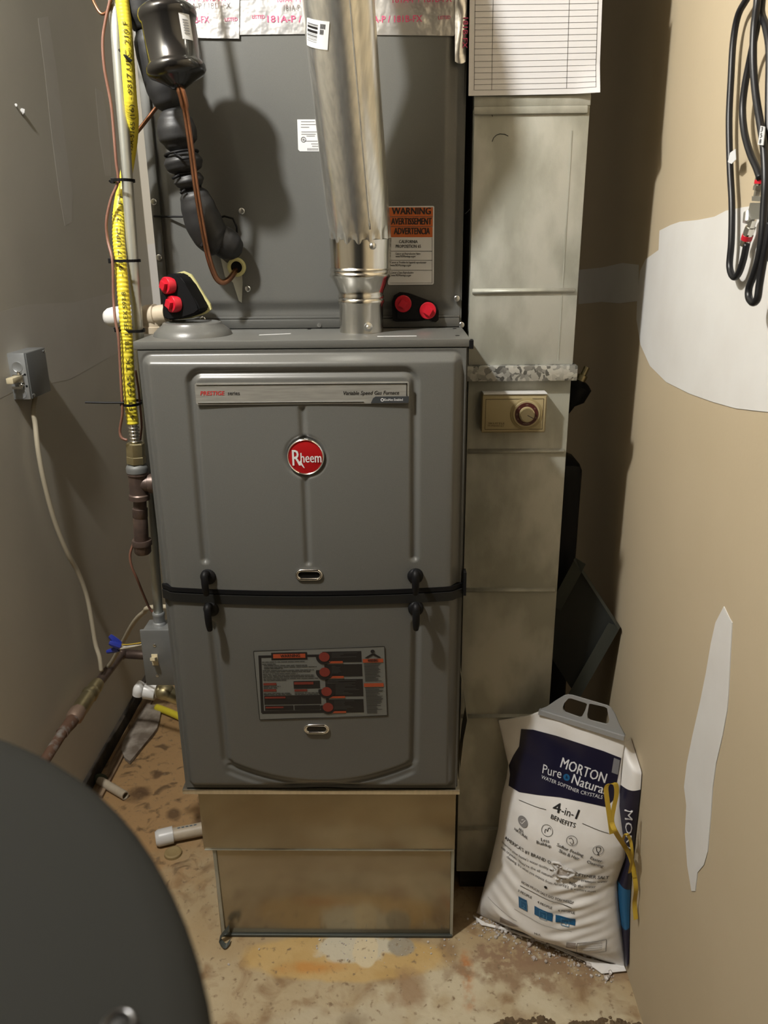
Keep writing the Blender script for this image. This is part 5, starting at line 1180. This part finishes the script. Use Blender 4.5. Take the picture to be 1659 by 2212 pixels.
# spilled salt
bm = bm_new(); rs = random.Random(5)
def crystal(p, r):
    t = bmesh.new(); bmesh.ops.create_icosphere(t, subdivisions=1, radius=r)
    for v in t.verts: v.co = V(p)+v.co*(1+rs.uniform(-.35,.35))
    merge(bm, t)
for k in range(420):
    s = rs.random(); c = A0.lerp(B0, s*1.05-.03); dist = abs(rs.gauss(0, .022))+.006; q = c-em*dist
    if rs.random() < .1: q -= em*rs.uniform(0, .06)
    q.x = min(q.x, .878); r = rs.uniform(.0008,.0026) if rs.random() < .9 else rs.uniform(.003,.0055); crystal(V((q.x, q.y, r*.7)), r)
for k in range(60):
    q = V((rs.uniform(.22,.56), rs.gauss(.022,.018), 0)); q.y = min(q.y, .046); r = rs.uniform(.0006,.0022); crystal(V((q.x, q.y, r*.7)), r)
for u, v in ((494,2083),(560,2050),(690,2030),(960,2030),(1010,1985),(925,2035)): crystal(P(u, v, z=.002), .0025)
tag(obj('spilled_salt', bm, M_salt), 'spilled salt crystals along the foot of the salt bag', 'salt', kind='stuff')
bm = bm_new(); rs = random.Random(9)
for k in range(420):
    x = rs.uniform(.60,.885); y = -.140-abs(rs.gauss(0,.02))+.006*math.sin(40*x)+.004*math.sin(93*x); blob(bm, (x, y, .001), rs.uniform(.002,.005), 1, .35, (1.3,1.2,.5))
tag(obj('dirt_crumbs', bm, M_dirt), 'brown crumbly dirt along the floor at the bottom edge', 'dirt', kind='stuff')

# ------------------------------------------------------------------ coax cables on the right wall
def coax(pts, x, label):
    bm = bm_new(); tube(bm, spline([P(u, v, x=xx) for (u, v), xx in zip(pts, x if isinstance(x, list) else [x]*len(pts))], 8), .0044, 12)
    return tag(obj('coax_cable', bm, M_cable, None, True), label, 'cable', 'coax cables on the right wall')
coax([(1650,-60),(1612,0),(1594,35),(1584,90),(1579,170),(1575,260),(1577,360),(1581,440),(1580,520),(1576,570),(1580,592),(1588,599),(1597,588),(1606,560),(1613,527)], .872, 'black coax cable ending in a tight hook bend below the splitter')
coax([(1650,-60),(1640,10),(1634,60),(1622,120),(1610,180),(1604,235),(1608,285),(1620,330),(1634,362),(1642,385)], [.862]*3+[.868]*7, 'black coax cable bowing outward into the top of the splitter')
coax([(1637,-60),(1636,0),(1629,60),(1627,130),(1632,200),(1642,265),(1650,320),(1653,390),(1650,450),(1646,510),(1638,560),(1628,595),(1618,622),(1618,643),(1627,654),(1636,645),(1641,612),(1648,570),(1657,525),(1664,480)], .852, 'black coax cable crossing in front and looping lowest')
coax([(1652,-60),(1646,0),(1645,30),(1655,60),(1662,110),(1661,200),(1660,300),(1658,420),(1655,520),(1661,560)], .862, 'black coax cable hanging furthest from the corner, cut by the picture edge')
SPL = thing('coax_splitter', P(1635,450,x=.872), 'silver coax splitter block between two red banded connectors', 'connector')
def fcon(a, b, x=.872):
    a, b = P(*a, x=x), P(*b, x=x); ln = (b-a).length; d_ = b-a
    bm = bm_new(); lathe(bm, a, d_, [(0,.0052),(ln*.28,.0052),(ln*.3,.0072),(ln*.52,.0072)], 6); lathe(bm, a+d_*.52, d_, [(0,.0062),(ln*.10,.0066),(ln*.48,.0066)], 20); obj('connector', bm, M_shiny, SPL, 30)
    bm = bm_new(); lathe(bm, a+d_*.60, d_, [(0,.0070),(ln*.18,.0070)], 20); obj('red_band', bm, M_red, SPL, 40)
fcon((1627,474),(1608,529)); fcon((1637,424),(1645,378))
bm = bm_new()
prism(bm, [P(u, v, x=.864) for u, v in ((1620,438),(1648,438),(1654,472),(1622,474),(1615,462))], (.012,0,0)); prism(bm, [P(u, v, x=.862) for u, v in ((1624,424),(1652,426),(1652,436),(1624,434))], (.018,0,0))
lathe(bm, P(1619,459,x=.868), V((-.1,-.3,-.9)), [(0,.007),(.012,.007)], 12); obj('block', bm, M_steel, SPL, 40)
bm = bm_new(); tp = [P(u, v, x=.8465) for u, v in ((1643,272),(1652,274),(1648,314),(1637,312))]; prism(bm, tp, (.0008,0,0)); TG = tag(obj('cable_tag', bm, M_lab), 'white cable tag reading 358 on the front coax cable', 'tag')
bm = bm_new()
for s, (u, v) in (('3',(1644.5,284)),('5',(1643,297)),('8',(1641,310))): 
    p = P(u, v, x=.8460); line_text(bm, s, p+V((0,.002,0)), p+V((0,-.003,0)), .007, bold=.03)
obj('tag_lettering', bm, M_ink, TG)
bm = bm_new(); prism(bm, [P(u, v, x=.866) for u, v in ((1577,330),(1588,322),(1589,345),(1580,354),(1572,350))], (.0008,0,0)); tag(obj('tape_scrap', bm, M_lab), 'small torn white tape scrap on the hook ended coax cable', 'tape')
